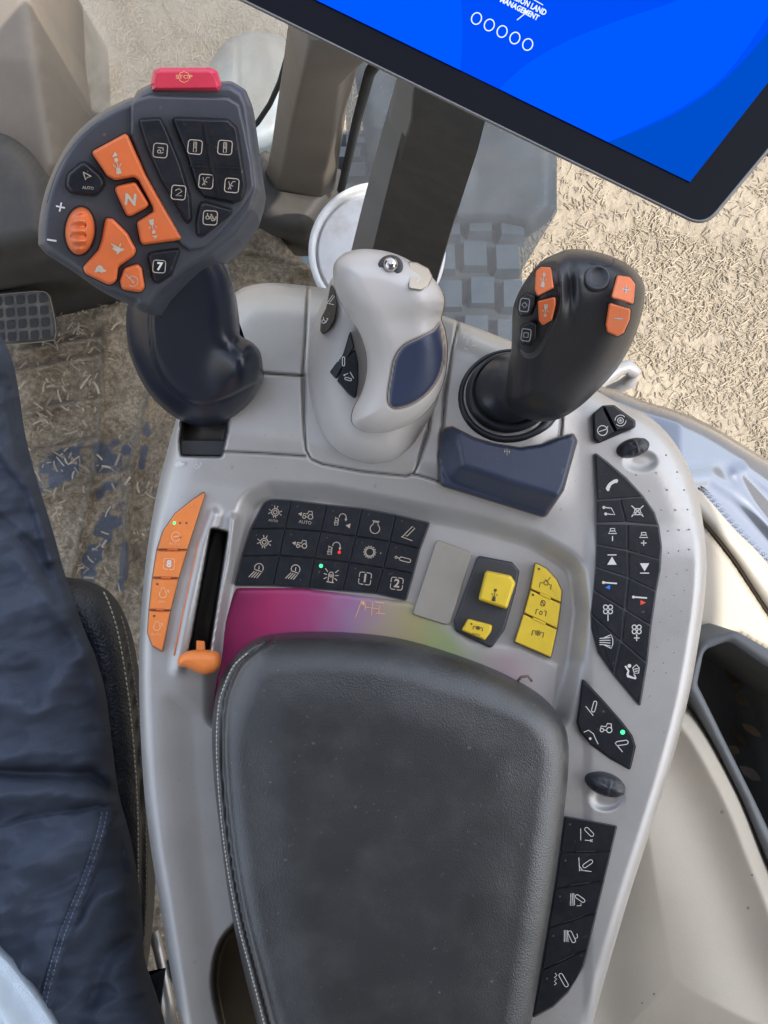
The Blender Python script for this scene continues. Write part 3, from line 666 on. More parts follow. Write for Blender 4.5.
pl = thing('cab_pillar', 'grey-brown front cab pillar with dark flared foot, between the windows', 'pillar')
def pil_ring(pts, z): return [P(x, y, z) for x, y in pts]
m = MB()
m.loft([pil_ring(rounded([(282, -20), (300, -30), (405, -10), (392, 10), (390, 40), (310, 40)], 8), -0.05),
        pil_ring(rounded([(287, 25), (302, 28), (362, 50), (359, 62), (340, 85), (300, 85)], 6), -0.17),
        pil_ring(rounded([(275, 100), (292, 100), (348, 102), (346, 112), (335, 130), (290, 130)], 6), -0.28),
        pil_ring(rounded([(269, 145), (284, 143), (340, 150), (338, 165), (325, 176), (282, 170)], 6), -0.37),
        pil_ring(rounded([(262, 175), (280, 165), (338, 175), (334, 190), (320, 200), (276, 192)], 6), -0.45)], M_trim_g)
m.build('pillar_cover', pl)
hf('pillar_foot', smooth([(268, 150), (274, 162), (292, 174), (322, 178), (338, 166), (342, 190), (330, 215), (308, 238), (280, 236), (256, 222), (240, 205), (250, 165)], 6),
   lambda x, y, d: -0.44 - 0.07 * (1 - dome(d, 22)) + 0.0006 * np.clip(190 - y, 0, 40), 2.5, M_pillar_base, [(0, -0.06)], pl)
m = MB(); m.tube([P(x, y, z) for x, y, z in ((294, 5, -.2), (291, 30, -.22), (287, 58, -.26), (280, 82, -.30), (270, 104, -.34), (258, 122, -.38), (244, 136, -.41))], 0.0026, M_seal, 8)
m.build('window_seal', pl)
m = MB(); m.tube([P(x, y, z) for x, y, z in ((392, 40, -.1), (370, 72, -.17), (357, 120, -.27), (347, 165, -.37), (341, 190, -.43))], 0.0042, M_seal, 8)
m.build('window_seal', pl)

def glass_mat(name, dustf, tint=(0.86, 0.85, 0.82), seed=0.0):
    m = bpy.data.materials.new(name); m.use_nodes = True; nt = m.node_tree; L = nt.links.new
    for n in list(nt.nodes): nt.nodes.remove(n)
    out = nt.nodes.new('ShaderNodeOutputMaterial'); tr = nt.nodes.new('ShaderNodeBsdfTransparent'); tr.inputs[0].default_value = (*tint, 1)
    gl = nt.nodes.new('ShaderNodeBsdfGlossy'); gl.inputs['Roughness'].default_value = 0.05
    df = nt.nodes.new('ShaderNodeBsdfDiffuse'); df.inputs[0].default_value = (0.26, 0.25, 0.23, 1)
    mx = nt.nodes.new('ShaderNodeMixShader'); mx.inputs[0].default_value = 0.04; L(tr.outputs[0], mx.inputs[1]); L(gl.outputs[0], mx.inputs[2])
    tc = nd(nt, 'ShaderNodeTexCoord'); n1 = nd(nt, 'ShaderNodeTexNoise', Scale=9.0, Detail=9.0, Roughness=0.75); L(tc.outputs['Object'], n1.inputs['Vector'])
    n1.inputs['Distortion'].default_value = 0.8
    r = nd(nt, 'ShaderNodeMapRange'); r.inputs['From Min'].default_value = 0.35; r.inputs['From Max'].default_value = 0.8; r.inputs['To Min'].default_value = dustf * .35; r.inputs['To Max'].default_value = dustf * 1.6
    L(n1.outputs['Fac'], r.inputs['Value'])
    n2 = nd(nt, 'ShaderNodeTexVoronoi', Scale=90.0); L(tc.outputs['Object'], n2.inputs['Vector'])
    r2 = nd(nt, 'ShaderNodeMapRange'); r2.inputs['From Min'].default_value = 0.16; r2.inputs['From Max'].default_value = 0.06; r2.inputs['To Max'].default_value = 0.10; L(n2.outputs['Distance'], r2.inputs['Value'])
    sm = nd(nt, 'ShaderNodeMath', operation='ADD', use_clamp=True); L(r.outputs[0], sm.inputs[0]); L(r2.outputs[0], sm.inputs[1])
    mx2 = nt.nodes.new('ShaderNodeMixShader'); L(sm.outputs[0], mx2.inputs[0]); L(mx.outputs[0], mx2.inputs[1]); L(df.outputs[0], mx2.inputs[2]); L(mx2.outputs[0], out.inputs[0])
    return m
def pane(name, label, pts, z, mat):
    o = MB(); zf = z if callable(z) else const(z)
    top = [P(x, y, zf(x, y)) for x, y in pts]; bot = [(a, b, c - 0.004) for a, b, c in top]
    o.loft([bot, top], mat, sm=False); ob = o.build(name); tag(ob, label, 'window pane'); return ob
pane('window_pane', 'dusty spotted glass of the left front window, between beige door post and grey pillar', [(20, -60), (300, -60), (294, 5), (287, 58), (270, 104), (244, 140), (150, 190), (62, 165), (40, 30)], -0.47, glass_mat('dusty_glass', 0.36, (0.66, 0.65, 0.62)))
wl_ = MB(); text(wl_, 'H', 87, 116.5, 9, const(-.469), M_seal, 0, bold=.02); wl_.stroke([(91, 118), (97, 118)], const(-.469), 1.2, M_seal); tag(wl_.build('window_lettering'), 'small black letter mark on the dusty left window glass', 'lettering')
pane('window_pane', 'smeared glass of the front window behind the black monitor arm', [(346, 40), (600, 40), (557, 150), (557, 212), (522, 270), (522, 345), (346, 345)], -0.50, glass_mat('smeared_glass', 0.08, (0.52, 0.56, 0.60)))

# right-hand side trim
rt = thing('side_trim', 'beige moulded side trim panel below and right of the console', 'trim panel')
hf('upper_panel', rounded([(560, 480), (703, 520), (735, 562), (768, 612), (900, 780), (860, 730), (800, 676), (768, 654), (735, 636), (706, 644), (690, 690), (640, 740), (560, 740)], 2, 3),
   lambda x, y, d: -0.21 - 0.006 * (1 - dome(d, 7)) + 0.0012 * vnoise(x, y, 60, 4), 3, M_trim, [(0, -0.05)], rt)
m = MB(); sA = smooth([(690, 482), (706, 497), (735, 530), (770, 566), (870, 690)], 5, False); sB = smooth([(690, 510), (706, 524), (735, 560), (768, 611), (868, 760)], 5, False)
rows = []
for (a, b) in zip(sA, sB):
    mid = ((a[0] + b[0]) / 2, (a[1] + b[1]) / 2)
    rows.append([P(a[0], a[1], -0.222), P(a[0] * .85 + b[0] * .15, a[1] * .85 + b[1] * .15, -0.212), P(mid[0], mid[1], -0.206), P(a[0] * .1 + b[0] * .9, a[1] * .1 + b[1] * .9, -0.208), P(b[0], b[1], -0.216), P(b[0], b[1], -0.24), P(a[0], a[1], -0.24)])
m.loft(rows, plastic('grey_beige_edging', (0.33, 0.30, 0.255), 0.5, bump=0.3, dust=0.2)); m.build('edging_strip', rt)
m = MB(); m.tube([P(a, b, -.2135) for a, b in sB], .0016, M_brown_edge, 6); m.build('edging_seal', rt)
m = MB()
for k, (a, b) in enumerate(zip(smooth([(698, 490), (706, 496), (735, 529), (770, 565)], 14, False), range(99))):
    for q in range(2): disc(m, a[0] + 2 + q * 2.2, a[1] - 1.5 - q * 1.6 + (k % 2) * .9, 0.75 - q * 0.25, lambda X_, Y_: float(fen_z(np.array([X_]), np.array([Y_]), np.array([40.]))[0]), M_seal, 0.0015)
m.build('frit_dots', rt)
low = smooth([(560, 690), (640, 700), (678, 698), (700, 712), (722, 745), (748, 795), (768, 845), (800, 930), (840, 1080), (560, 1080)], 6)
hf('lower_panel', low, lambda x, y, d: -0.145 - 0.05 * (1 - np.sin(np.clip(d / 26, 0, 1) * np.pi / 2) ** 1.0) - 0.012 * np.exp(-((d - 55) / 40) ** 2) + 0.0015 * vnoise(x, y, 80, 6), 2, M_trim, [(0, -0.12)], rt)
m = MB()
for x, y, r in ((722, 812, 2.0), (654, 994, 1.3), (748, 908, 1.5), (642, 1003, 1.0), (752, 575 + 300, 1.2)): disc(m, x, y, r, const(-0.145), M_trim_g, 0.0012)
m.build('scuffs', rt)

# storage bin
bn = thing('storage_bin', 'dark grey plastic bin with rounded rim holding debris, right edge beside beige trim', 'bin')
m = MB()
o1 = rounded([(684, 690), (700, 640, 16), (735, 630, 14), (800, 668), (860, 720), (860, 900), (790, 905), (768, 862), (742, 800), (716, 748)], 10, 5)
i1 = rounded([(697, 684), (704, 650, 12), (728, 641, 12), (790, 684), (850, 735), (850, 890), (796, 890), (778, 850), (752, 795), (722, 735)], 10, 5)
k_ = len(o1); zt = -0.165
def rr_(pts, z, d=0): return [P(x, y, z) for x, y in (inset(pts, d) if d else pts)]
def down(pts, z, z2, d=0):
    q = inset(pts, d) if d else pts
    return [(P(x, y, z)[0], P(x, y, z)[1], z2) for x, y in q]
m.loft([down(o1, zt, -0.36, 2), rr_(o1, zt - .004), rr_(o1, zt, 1.5), rr_(i1, zt, -1.5), rr_(i1, zt - .004), down(i1, zt, -0.34, 4)], M_bin, False, True)
m.build('bin_shell', bn)
lf = thing('debris', 'brown leaf and stalk litter lying in the dark storage bin', 'litter')
m = MB(); M_leaf = plastic('dry_leaf', (0.085, 0.062, 0.042), 0.8, var=0.4, vscale=60); M_paper = plastic('dull_card', (0.10, 0.09, 0.08), 0.8, var=0.3)
for k in range(11):
    x = random.uniform(722, 775); y = random.uniform(668, 830)
    if sdf(x, y, inset(i1, 3)) < 0: continue
    a = random.uniform(20, 80) if k % 3 else random.uniform(0, 180); L_ = random.uniform(10, 32)
    z = -0.325 + 0.05 * random.random()
    c, s = math.cos(R(a)), math.sin(R(a)); w = random.uniform(2, 6)
    pts = [(x + L_ * t * c - w * math.sin(math.pi * (t + .5)) * s * q, y + L_ * t * s + w * math.sin(math.pi * (t + .5)) * c * q) for q, ts in ((1, (-.5, -.2, .2, .5)), (-1, (.3, 0, -.3))) for t in ts]
    m.plate(pts, plane((x, y, z), (x + 20, y, z + random.uniform(-.01, .01)), (x, y + 20, z + random.uniform(-.01, .01))), 0.001, random.choice((M_leaf, M_paper, M_leaf)), 0.3)
m.build('leaf_litter', lf)

# ---------------------------------------------------------------- bucket
bk = thing('bucket', 'small white plastic bucket with a stained lid, behind the monitor arm', 'bucket')
m = MB(); zL = -0.30; bc = P(377, 250, zL); r_ = 69 * (CAMZ - zL) / F
def circ(r, z, n=56): return [(bc[0] + r * math.cos(2 * math.pi * k / n), bc[1] + r * math.sin(2 * math.pi * k / n), z) for k in range(n)]
m.loft([circ(r_ * .84, -0.55), circ(r_ * .93, zL - .03), circ(r_ * .95, zL - .028), circ(r_ * .95, zL - .02)], M_bucket); m.build('pail', bk)
m = MB()
m.loft([circ(r_ * .955, zL - .022), circ(r_ * .99, zL - .022), circ(r_, zL - .014), circ(r_, zL - .003), circ(r_ * .985, zL), circ(r_ * .93, zL), circ(r_ * .91, zL - .004), circ(r_ * .90, zL - .009), circ(r_ * .87, zL - .009), circ(r_ * .86, zL - .006), circ(r_ * .84, zL - .006)], M_bucket)
m.build('lid', bk)

# ---------------------------------------------------------------- monitor and its arm
ar = thing('screen_support', 'black flat support arm with a grey side, running down from the monitor', 'support arm')
def armring(t):
    a = np.array([(397, 78), (415, 84), (484, 118), (492, 114), (404, 70)], float); b = np.array([(346, 268), (366, 276), (432, 300), (440, 294), (356, 262)], float)
    pts = a * (1 - t) + b * t; z = 0.07 * (1 - t) - 0.17 * t
    pts = rounded([tuple(p) for p in pts], 1.6, 3)
    return pts, z
def arm_loft(sel, mat, name):
    m = MB(); R_ = []
    for t in np.linspace(0, 1.25, 9):
        bow = 3.0 * math.sin(math.pi * t)
        pts = [tuple(np.array(p0) * (1 - t) + np.array(p1) * t) for p0, p1 in sel]
        z = 0.07 * (1 - t) - 0.17 * t
        top = [P(x - bow * .4, y, z) for x, y in pts]
        R_.append(top + [(x, y, zz - 0.03) for x, y, zz in top[::-1]])
    m.loft(R_, mat, sm=False); m.build(name, ar)
arm_loft([((415, 84), (366, 278)), ((450, 100), (400, 290)), ((486, 118), (431, 300))], M_arm, 'arm_face')
m = MB(); R_ = []
for t in np.linspace(0, 1.25, 9):
    bow = 3.0 * math.sin(math.pi * t) * .4
    A_ = np.array((397, 78)) * (1 - t) + np.array((347, 268)) * t; B_ = np.array((415, 84)) * (1 - t) + np.array((366, 278)) * t; z = 0.07 * (1 - t) - 0.17 * t
    a3 = P(A_[0] - bow, A_[1], z - .014); b3 = P(B_[0] - bow + .4, B_[1], z - .0012)
    R_.append([a3, b3, (b3[0], b3[1], b3[2] - .03), (a3[0], a3[1], a3[2] - .015)])
m.loft(R_, M_arm_side, sm=False); m.build('arm_side', ar)

mo = thing('monitor', 'tilted touch monitor with a blue screen showing five white circles, dark bezel', 'monitor')
MZ = 0.10; mzf = const(MZ)
outer = [(-60, -146, 14), (705, 229, 26), (985, -108, 26), (230, -480, 14)]
oo = rounded(outer, 20, 8)
m = MB(); m.loft([rr_(inset(oo, 5), MZ - .018), rr_(inset(oo, 1), MZ - .012), rr_(oo, MZ - .006), rr_(oo, MZ - .002), rr_(inset(oo, 1.6), MZ), rr_(inset(oo, 3.2), MZ), rr_(inset(oo, 3.3), MZ - .001)], M_lip); m.build('housing', mo)
m = MB(); bz = inset(oo, 3.4); m.loft([rr_(bz, MZ - .0012), rr_(bz, MZ - .0003)], M_bezel, sm=False); m.build('bezel', mo)
scr = [(-25, -166), (690, 182), (945, -143), (230, -491)]
def screen_mat():
    m, nt, b, out = newmat('lit_blue_screen'); return m
B1 = emit('screen_blue', (0.0, 0.066, 0.80), 0.34); B2 = emit('screen_blue_light', (0.0, 0.088, 1.0), 0.34); B3 = emit('screen_blue_deep', (0.0, 0.066, 0.52), 0.34)
WT = emit('screen_white', (0.75, 0.88, 1.0), 0.36)
m = MB(); m.loft([rr_(scr, MZ - .0002), rr_(scr, MZ + .0001)], B1, sm=False)
def clip(poly, cl):
    out_ = poly
    s_ = 1 if area(cl) > 0 else -1
    for i in range(len(cl)):
        a, b = cl[i], cl[(i + 1) % len(cl)]; res = []
        f_ = lambda p: s_ * ((b[0] - a[0]) * (p[1] - a[1]) - (b[1] - a[1]) * (p[0] - a[0]))
        for j in range(len(out_)):
            p, q = out_[j], out_[(j + 1) % len(out_)]; fp, fq = f_(p), f_(q)
            if fp >= 0: res.append(p)
            if fp * fq < 0: t = fp / (fp - fq); res.append((p[0] + t * (q[0] - p[0]), p[1] + t * (q[1] - p[1])))
        out_ = res
    return out_
def sfill(poly, mat, lift): 
    c_ = clip(poly, scr)
    if len(c_) > 2: m.fill(c_, mzf, mat, lift)
sfill([(-200, -300), (440, -300)] + smooth([(452, -60), (459, -20), (462, 20), (461, 60), (456, 100)], 5, False) + [(300, 120), (-200, 120)], B2, 0.0003)
sfill(smooth([(500, 88), (530, 62), (570, 40), (620, 20), (690, -5), (740, -40)], 5, False) + smooth([(790, -60), (775, 0), (752, 40), (720, 80), (680, 108), (640, 128), (608, 142)], 5, False) + [(590, 140)], B2, 0.0003)
sfill(smooth([(822, -60), (792, 0), (760, 42), (722, 82), (682, 110), (640, 130), (600, 145)], 5, False) + [(690, 190), (900, 50), (930, -120)], B3, 0.00025)
for k in range(5):
    cx_, cy_ = 476.5 + k * 12.8, 18.5 + k * 6.5
    m.stroke(ellipse(cx_, cy_, 4.9, 5.9, 20, 22), mzf, 1.1, WT, 0.0005, closed=True)
m.stroke([(517, 20), (527, 12)], mzf, 0.9, WT, 0.0005); m.stroke([(531, -2), (543, 5)], mzf, 0.9, WT, 0.0005)
text(m, 'PRECISION LAND', 524, 2.2, 8.3, mzf, WT, 27, 0.0006, 0.03, 0.0, 0.76); text(m, 'MANAGEMENT', 519.5, 8.8, 7.8, mzf, WT, 27, 0.0006, 0.03, 0.0, 0.80)
m.build('screen', mo)
m = MB(); m.plate(rounded([(764, 152), (790, 120), (800, 130), (774, 166)], 3), const(MZ - .016), 0.01, M_black, 1.2); m.build('side_knob', mo)

# ================================================================ THE CONSOLE
co_pts = [(275, 283), (308, 286), (340, 290), (380, 296), (420, 308), (455, 320), (490, 333), (530, 350), (575, 378), (620, 404), (645, 414), (668, 434), (686, 462), (698, 495),
          (704, 530), (706.5, 560), (705, 595), (699, 640), (688, 700), (671, 765), (650, 832), (628, 900), (606, 975), (588, 1040), (575, 1085), (400, 1090), (200, 1085), (182, 1030), (170, 968), (160, 905), (151, 850), (144, 790), (140, 720), (139, 660),
          (142, 600), (148, 545), (157, 492), (167, 452), (176, 420), (190, 380), (205, 340), (220, 308), (236, 292), (252, 285)]
con_out = smooth(co_pts, 5)
recess = rounded([(248, 503, 18), (272, 490, 10), (330, 494), (420, 512), (480, 525), (532, 540, 26), (575, 566, 26), (580, 612), (574, 660), (560, 720), (400, 760), (214, 720), (214, 680), (219, 620), (233, 558)], 8, 6)
slot = rounded([(211, 528), (228, 532), (209, 656), (188, 656)], 2.5, 3)
lslot = rounded([(184, 405), (229, 405), (228, 432), (222, 457), (181, 456), (179, 440)], 4, 3)
cup = smooth([(246, 918), (232, 927), (221, 940), (214, 960), (212, 985), (216, 1010), (226, 1050), (236, 1100), (330, 1100), (300, 920)], 4)
seams = [[(308, 280), (306, 330), (303, 376), (304, 420), (306, 450), (311, 459), (322, 464), (360, 471), (406, 476), (414, 473), (418, 464), (428, 430), (430, 410)],
         [(236, 372), (270, 374), (303, 376)], [(220, 451), (262, 453), (305, 456)],
         [(459, 318), (452, 350), (445, 395), (441, 440), (440, 480)], [(414, 474), (428, 478), (441, 482)], [(563, 400), (560, 440)]]
def con_z(x, y, d):
    x = np.asarray(x, float); y = np.asarray(y, float)
    z = 0.0 - 0.010 * (1 - dome(d, 13))
    # raised rear covers slope up towards the front
    z = z + 0.006 * sstep(500, 440, y + (x - 300) * -.15) * sstep(582, 530, x)
    q_ = np.clip(382 - y, 0, 110); z = z - 0.00026 * (q_ - 12 * (1 - np.exp(-q_ / 12))) * sstep(475, 415, x) - 0.006 * sstep(40, 0, d) ** 2 * sstep(560, 480, y)
    rs = sdf(x, y, recess); z = z - 0.010 * sstep(-13, 9, rs) * 1.0
    # left rail between the orange keys and the slot stands up, with a soft crest
    crest = [(214, 515), (203, 545), (191, 600), (182, 645), (178, 668)]
    z = z + 0.003 * np.exp(-(pdist(x, y, crest) / 6.0) ** 2)
    crest2 = [(233, 520), (229, 560), (216, 625), (211, 660)]
    z = z + 0.005 * np.exp(-(pdist(x, y, crest2) / 4.5) ** 2)
    # lower left: flat shelf set down behind a lit outer band
    band = [(196, 660), (192, 700), (176, 705), (178, 760), (186, 850), (200, 950), (216, 1100), (420, 1100), (420, 660)]
    bs = sdf(x, y, band)
    z = z - 0.0045 * sstep(-20, 18, bs) * sstep(650, 720, y) * (x < 420)
    # low plateau edge right of recess
    z = z + 0.0016 * sstep(-6, 6, (x - (588 - 0.0 * y))) * sstep(520, 560, y)
    # thumb scoops
    for cx_, cy_, rx, ry in ((641, 461, 19, 12), (606, 798, 20, 15)):
        e = ((x - cx_) / rx) ** 2 + ((y - cy_) / ry) ** 2
        z = z - 0.0025 * sstep(0, .9, 1 - e)
    for s_ in seams: z = z - 0.0018 * np.exp(-(pdist(x, y, s_) / 1.3) ** 2)
    ss = sdf(x, y, slot); z = z - 0.022 * sstep(-1.2, 1.2, ss)
    s2 = sdf(x, y, lslot); z = z - 0.02 * sstep(-1.5, 2.5, s2)
    s3 = sdf(x, y, cup); z = z - 0.03 * sstep(-2.0, 5, s3)
    return z
def a_groove(x, y, d):
    g_ = np.zeros(np.shape(x))
    for s_ in seams: g_ = np.maximum(g_, np.exp(-(pdist(x, y, s_) / 1.0) ** 2))
    return np.clip(g_, 0, 1)
def a_hollow(x, y, d): return np.maximum(sstep(-.6, .8, sdf(x, y, slot)), 0.8 * sstep(-.6, 1.2, sdf(x, y, lslot)))
def a_cup(x, y, d): return sstep(-.5, 2, sdf(x, y, cup))
con = thing('armrest_console', 'silver-grey tractor armrest console with black, orange and yellow key groups', 'control console')
body = hf('body', con_out, con_z, 1.5, M_console, [(0.6, -0.004), (1.0, -0.015), (4, -0.07)], con, {'groove': a_groove, 'hollow': a_hollow, 'cup': a_cup})
RZ = -0.010; rzf = const(RZ); zz0 = const(0.0)

# colour gradient laid over the floor of the recess
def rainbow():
    m, nt, b, out = newmat('rainbow_gradient'); L = nt.links.new
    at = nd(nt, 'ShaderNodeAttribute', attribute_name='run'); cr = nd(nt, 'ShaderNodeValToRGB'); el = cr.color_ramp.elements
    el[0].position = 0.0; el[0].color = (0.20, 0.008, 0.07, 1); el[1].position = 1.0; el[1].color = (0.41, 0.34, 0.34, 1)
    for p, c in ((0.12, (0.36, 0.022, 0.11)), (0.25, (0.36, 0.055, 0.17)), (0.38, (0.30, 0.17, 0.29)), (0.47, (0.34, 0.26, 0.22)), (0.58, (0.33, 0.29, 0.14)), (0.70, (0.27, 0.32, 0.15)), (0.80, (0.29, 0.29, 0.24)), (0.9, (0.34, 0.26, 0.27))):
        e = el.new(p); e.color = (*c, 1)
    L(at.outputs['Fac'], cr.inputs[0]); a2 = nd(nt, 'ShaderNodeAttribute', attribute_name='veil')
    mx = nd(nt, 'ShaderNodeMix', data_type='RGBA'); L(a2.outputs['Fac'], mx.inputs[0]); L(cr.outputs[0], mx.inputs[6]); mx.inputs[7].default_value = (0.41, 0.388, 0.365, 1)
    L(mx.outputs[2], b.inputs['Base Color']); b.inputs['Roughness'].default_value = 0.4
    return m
gradient_out = rounded([(236, 588), (300, 588), (410, 602), (440, 612), (470, 640), (520, 646), (560, 664), (552, 720), (400, 740), (212, 716), (216, 676), (222, 625)], 4, 3)
hf('gradient_panel', gradient_out, lambda x, y, d: RZ + 0.0006 - 0.0005 * (1 - dome(d, 2)), 2.5, rainbow(), [(0, -0.0008)], con,
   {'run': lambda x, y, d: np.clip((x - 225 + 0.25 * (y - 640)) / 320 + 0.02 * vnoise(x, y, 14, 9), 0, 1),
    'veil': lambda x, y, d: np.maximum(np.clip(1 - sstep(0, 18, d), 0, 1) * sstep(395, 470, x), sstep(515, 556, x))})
m = MB(); icon(m, 'cross', 372, 609, 10, const(RZ + .0007), M_print_pale, 0.8, 6, sy=7); m.stroke([(355, 618), (362, 600)], const(RZ + .0007), .7, M_print_pale); m.fill([(360, 602), (365, 601), (364, 606)], const(RZ + .0007), M_print_pale)
m.stroke([(375, 602), (384, 603)], const(RZ + .0007), .8, M_print_pale); m.stroke([(376, 613), (385, 614)], const(RZ + .0007), .8, M_print_pale); m.build('position_marking', con)

def key(parent, pts, zf, h, mat, r=1.2, shrink=0.35, bev=0.8, draw=None, base=-0.0015, name='key', label=None):
    mb = MB(); q = inset(rounded(pts, r, 3), -shrink if area(pts) < 0 and False else shrink)
    mb.plate(q, zf, h, mat, bev, base=base)
    if draw: draw(mb, (lambda x, y: float(zf(x, y)) + h))
    return mb.build(name, parent, label)
def panel(parent, name, pts, zf, h, mat, r=2, bev=0.8, grow=0.9, label=None):
    mb = MB(); mb.plate(inset(rounded(pts, r, 4), -grow), zf, h, mat, bev, base=-0.002); return mb.build(name, parent, label)

# --- main keypad, 3 rows of 5
G = [[(266, 499), (291.5, 500.5), (327, 505), (362.5, 508.6), (396, 515), (429.5, 523)],
     [(250.5, 529), (285, 528.5), (321, 531.6), (356, 536.5), (390, 541.5), (420, 549)],
     [(242, 556), (279.5, 555.5), (314.5, 558.5), (349.5, 562.5), (383.5, 568), (413.5, 573.5)],
     [(235, 585), (273, 585.5), (309, 588), (343, 590.5), (376, 593), (406, 600)]]
kp = panel(con, 'keypad', [(266, 499, 14)] + G[0][1:] + [G[1][5], G[2][5], G[3][5]] + G[3][4::-1] + [G[2][0], G[1][0]], rzf, 0.0016, M_gap_highlight, 2, 0.8, 1.0)
def kd(r, c):
    def draw(m, zf):
        q = [G[r][c], G[r][c + 1], G[r + 1][c + 1], G[r + 1][c]]; x = sum(p[0] for p in q) / 4; y = sum(p[1] for p in q) / 4 
        k = (r, c); W_ = M_print_grey; ro = 8
        if k == (0, 0): icon(m, 'diff', x + 2, y - 2, 6.6, zf, W_, .8, ro); text(m, 'AUTO', x, y + 6.5, 3.4, zf, W_, ro)
        if k == (0, 1): icon(m, 'tractor_arrow', x, y - 2, 8, zf, W_, .8, ro); text(m, 'AUTO', x - 1, y + 6, 4.6, zf, W_, ro)
        if k == (0, 2): icon(m, 'turn', x - 1, y - 1, 7, zf, W_, .8, ro); m.fill([(x + 4, y + 5), (x + 9, y + 3), (x + 8, y + 8)], zf, W_)
        if k == (0, 3): icon(m, 'kettle', x - 1, y + 2, 7, zf, W_, .8, ro)
        if k == (0, 4): icon(m, 'marker', x, y + 1, 7.5, zf, W_, .8, ro)
        if k == (1, 0): icon(m, 'diff', x, y, 7, zf, W_, .9, ro)
        if k == (1, 1): icon(m, 'tractor_arrow', x, y, 8, zf, W_, .9, ro)
        if k == (1, 2): icon(m, 'turn', x - 1, y + 1, 7.5, zf, W_, .8, ro); disc(m, x + 4, y + 5, 1.5, zf, M_redled)
        if k == (1, 3): icon(m, 'gear', x, y, 6.6, zf, W_, .9, ro); disc(m, x + 11, y + 1, .6, zf, M_print_dim)
        if k == (1, 4): icon(m, 'bulb', x + 1, y + 1, 8, zf, W_, .8, ro)
        if k in ((2, 0), (2, 1)): icon(m, 'lamp', x, y, 8, zf, W_, .9, ro)
        if k == (2, 2): icon(m, 'beacon', x + 2, y + 1, 7.5, zf, W_, .9, ro); disc(m, x - 8, y - 9, 1.9, zf, M_green)
        if k in ((2, 3), (2, 4)): icon(m, 'sq', x + 2, y, 6, zf, W_, .8, ro); text(m, '1' if c == 3 else '2', x + 2, y, 11.5, zf, W_, ro, bold=.03)
        if r < 2 or c > 2: disc(m, q[0][0] + 6, q[0][1] + 6, .7, zf, M_dot)
    return draw
for r in range(3):
    for c in range(5):
        q = [G[r][c], G[r][c + 1], G[r + 1][c + 1], G[r + 1][c]]
        if (r, c) == (0, 0): q[0] = (q[0][0], q[0][1], 13)
        key(kp, q, const(RZ + .0012), 0.0022, M_key, 1.0, .3, .7, kd(r, c), -.0008)

# --- blank plate
m = MB(); m.plate(rounded([(436.5, 539, 5), (473, 553, 5), (449.5, 626, 5), (412, 614.5, 4)], 4, 4), rzf, 0.0022, plastic('warm_grey_cover', (0.30, 0.275, 0.235), 0.5, bump=.25, dust=.25, dustcol=(0.25, 0.21, 0.16), vscale=30), 1.2, base=-.001)
bp_ = m.build('blank_cover', con)
# --- rocker with two yellow caps
rk = panel(con, 'rocker_bezel', [(478, 556), (512, 562.5), (519, 571), (515, 592), (504, 630), (491, 648), (456, 631), (454.5, 621), (468, 583)], rzf, 0.0035, M_black, 4, 2.2, .6)
m = MB(); zr = const(RZ + .003)
m.plate(rounded([(485.5, 570), (511, 575.5), (515.5, 583), (507, 609.5), (478, 600)], 3.5, 4), zr, 0.0085, M_yellow, 2.6, base=-.001)
zk = const(RZ + .0115); icon(m, 'hitch', 494.5, 599 - 4, 4.6, zk, M_print_dark, .7, 10, sy=7); m.build('yellow_rocker', rk)
m = MB(); m.plate(rounded([(468, 618.5), (492.4, 625), (491, 632), (484.6, 640.5), (461, 630.5)], 2.5, 4), zr, 0.0045, M_yellow, 1.8, base=-.001)
zk = const(RZ + .0075); icon(m, 'pto', 478, 628, 5.2, zk, M_print_dark, .8, 12, sy=4); disc(m, 471.5, 624, 1, zk, M_print_dark); text(m, 'AUTO', 476, 634.5, 3, zk, M_print_dark, 12); m.build('yellow_button', rk)
# --- yellow strip of three
yk = panel(con, 'yellow_keypad', [(535, 562.5), (546, 568), (556.5, 579), (562, 591), (561, 603), (557.5, 629), (551, 658), (514, 642), (523.5, 613), (530, 589)], rzf, 0.002, M_brown_edge, 2, .8, .7)
Yc = [[(535, 562.5), (546, 568), (556.5, 579), (562, 591), (561, 603), (530, 589)], [(530, 589.5), (560.8, 603.5), (557.3, 629), (523.5, 613)], [(523.3, 613.5), (557.2, 629.5), (551, 658), (514, 642)]]
def yd(k):
    def draw(m, zf):
        P_ = M_print_dark
        if k == 0: icon(m, 'pto_tick', 546, 583, 6.3, zf, P_, .8, 12); disc(m, 539, 569, 1.2, zf, P_)
        if k == 1: icon(m, 'pto_auto', 542, 608, 5.6, zf, P_, .8, 12, sy=7.5); disc(m, 533, 595, 1.2, zf, P_); m.plate([(540, 592.5), (551, 597.5), (550.5, 599.5), (539.5, 594.5)], zf, .0004, M_yellow, .3)
        if k == 2: icon(m, 'pto', 538, 633, 6.2, zf, P_, .8, 12); m.plate([(533, 617), (546, 623), (545.5, 625), (532.5, 619)], zf, .0004, M_yellow, .3)
    return draw
for k, q in enumerate(Yc): key(yk, q, const(RZ + .0012), .0038, M_yellow, 1.5, .4, 1.0, yd(k), -.001)
m = MB(); m.tube([P(516, 683, -.004), P(521, 677, -.001), P(528, 676, -.001), P(532, 681, -.003)], .0007, M_brown_edge, 6); m.build('spring_clip', con)

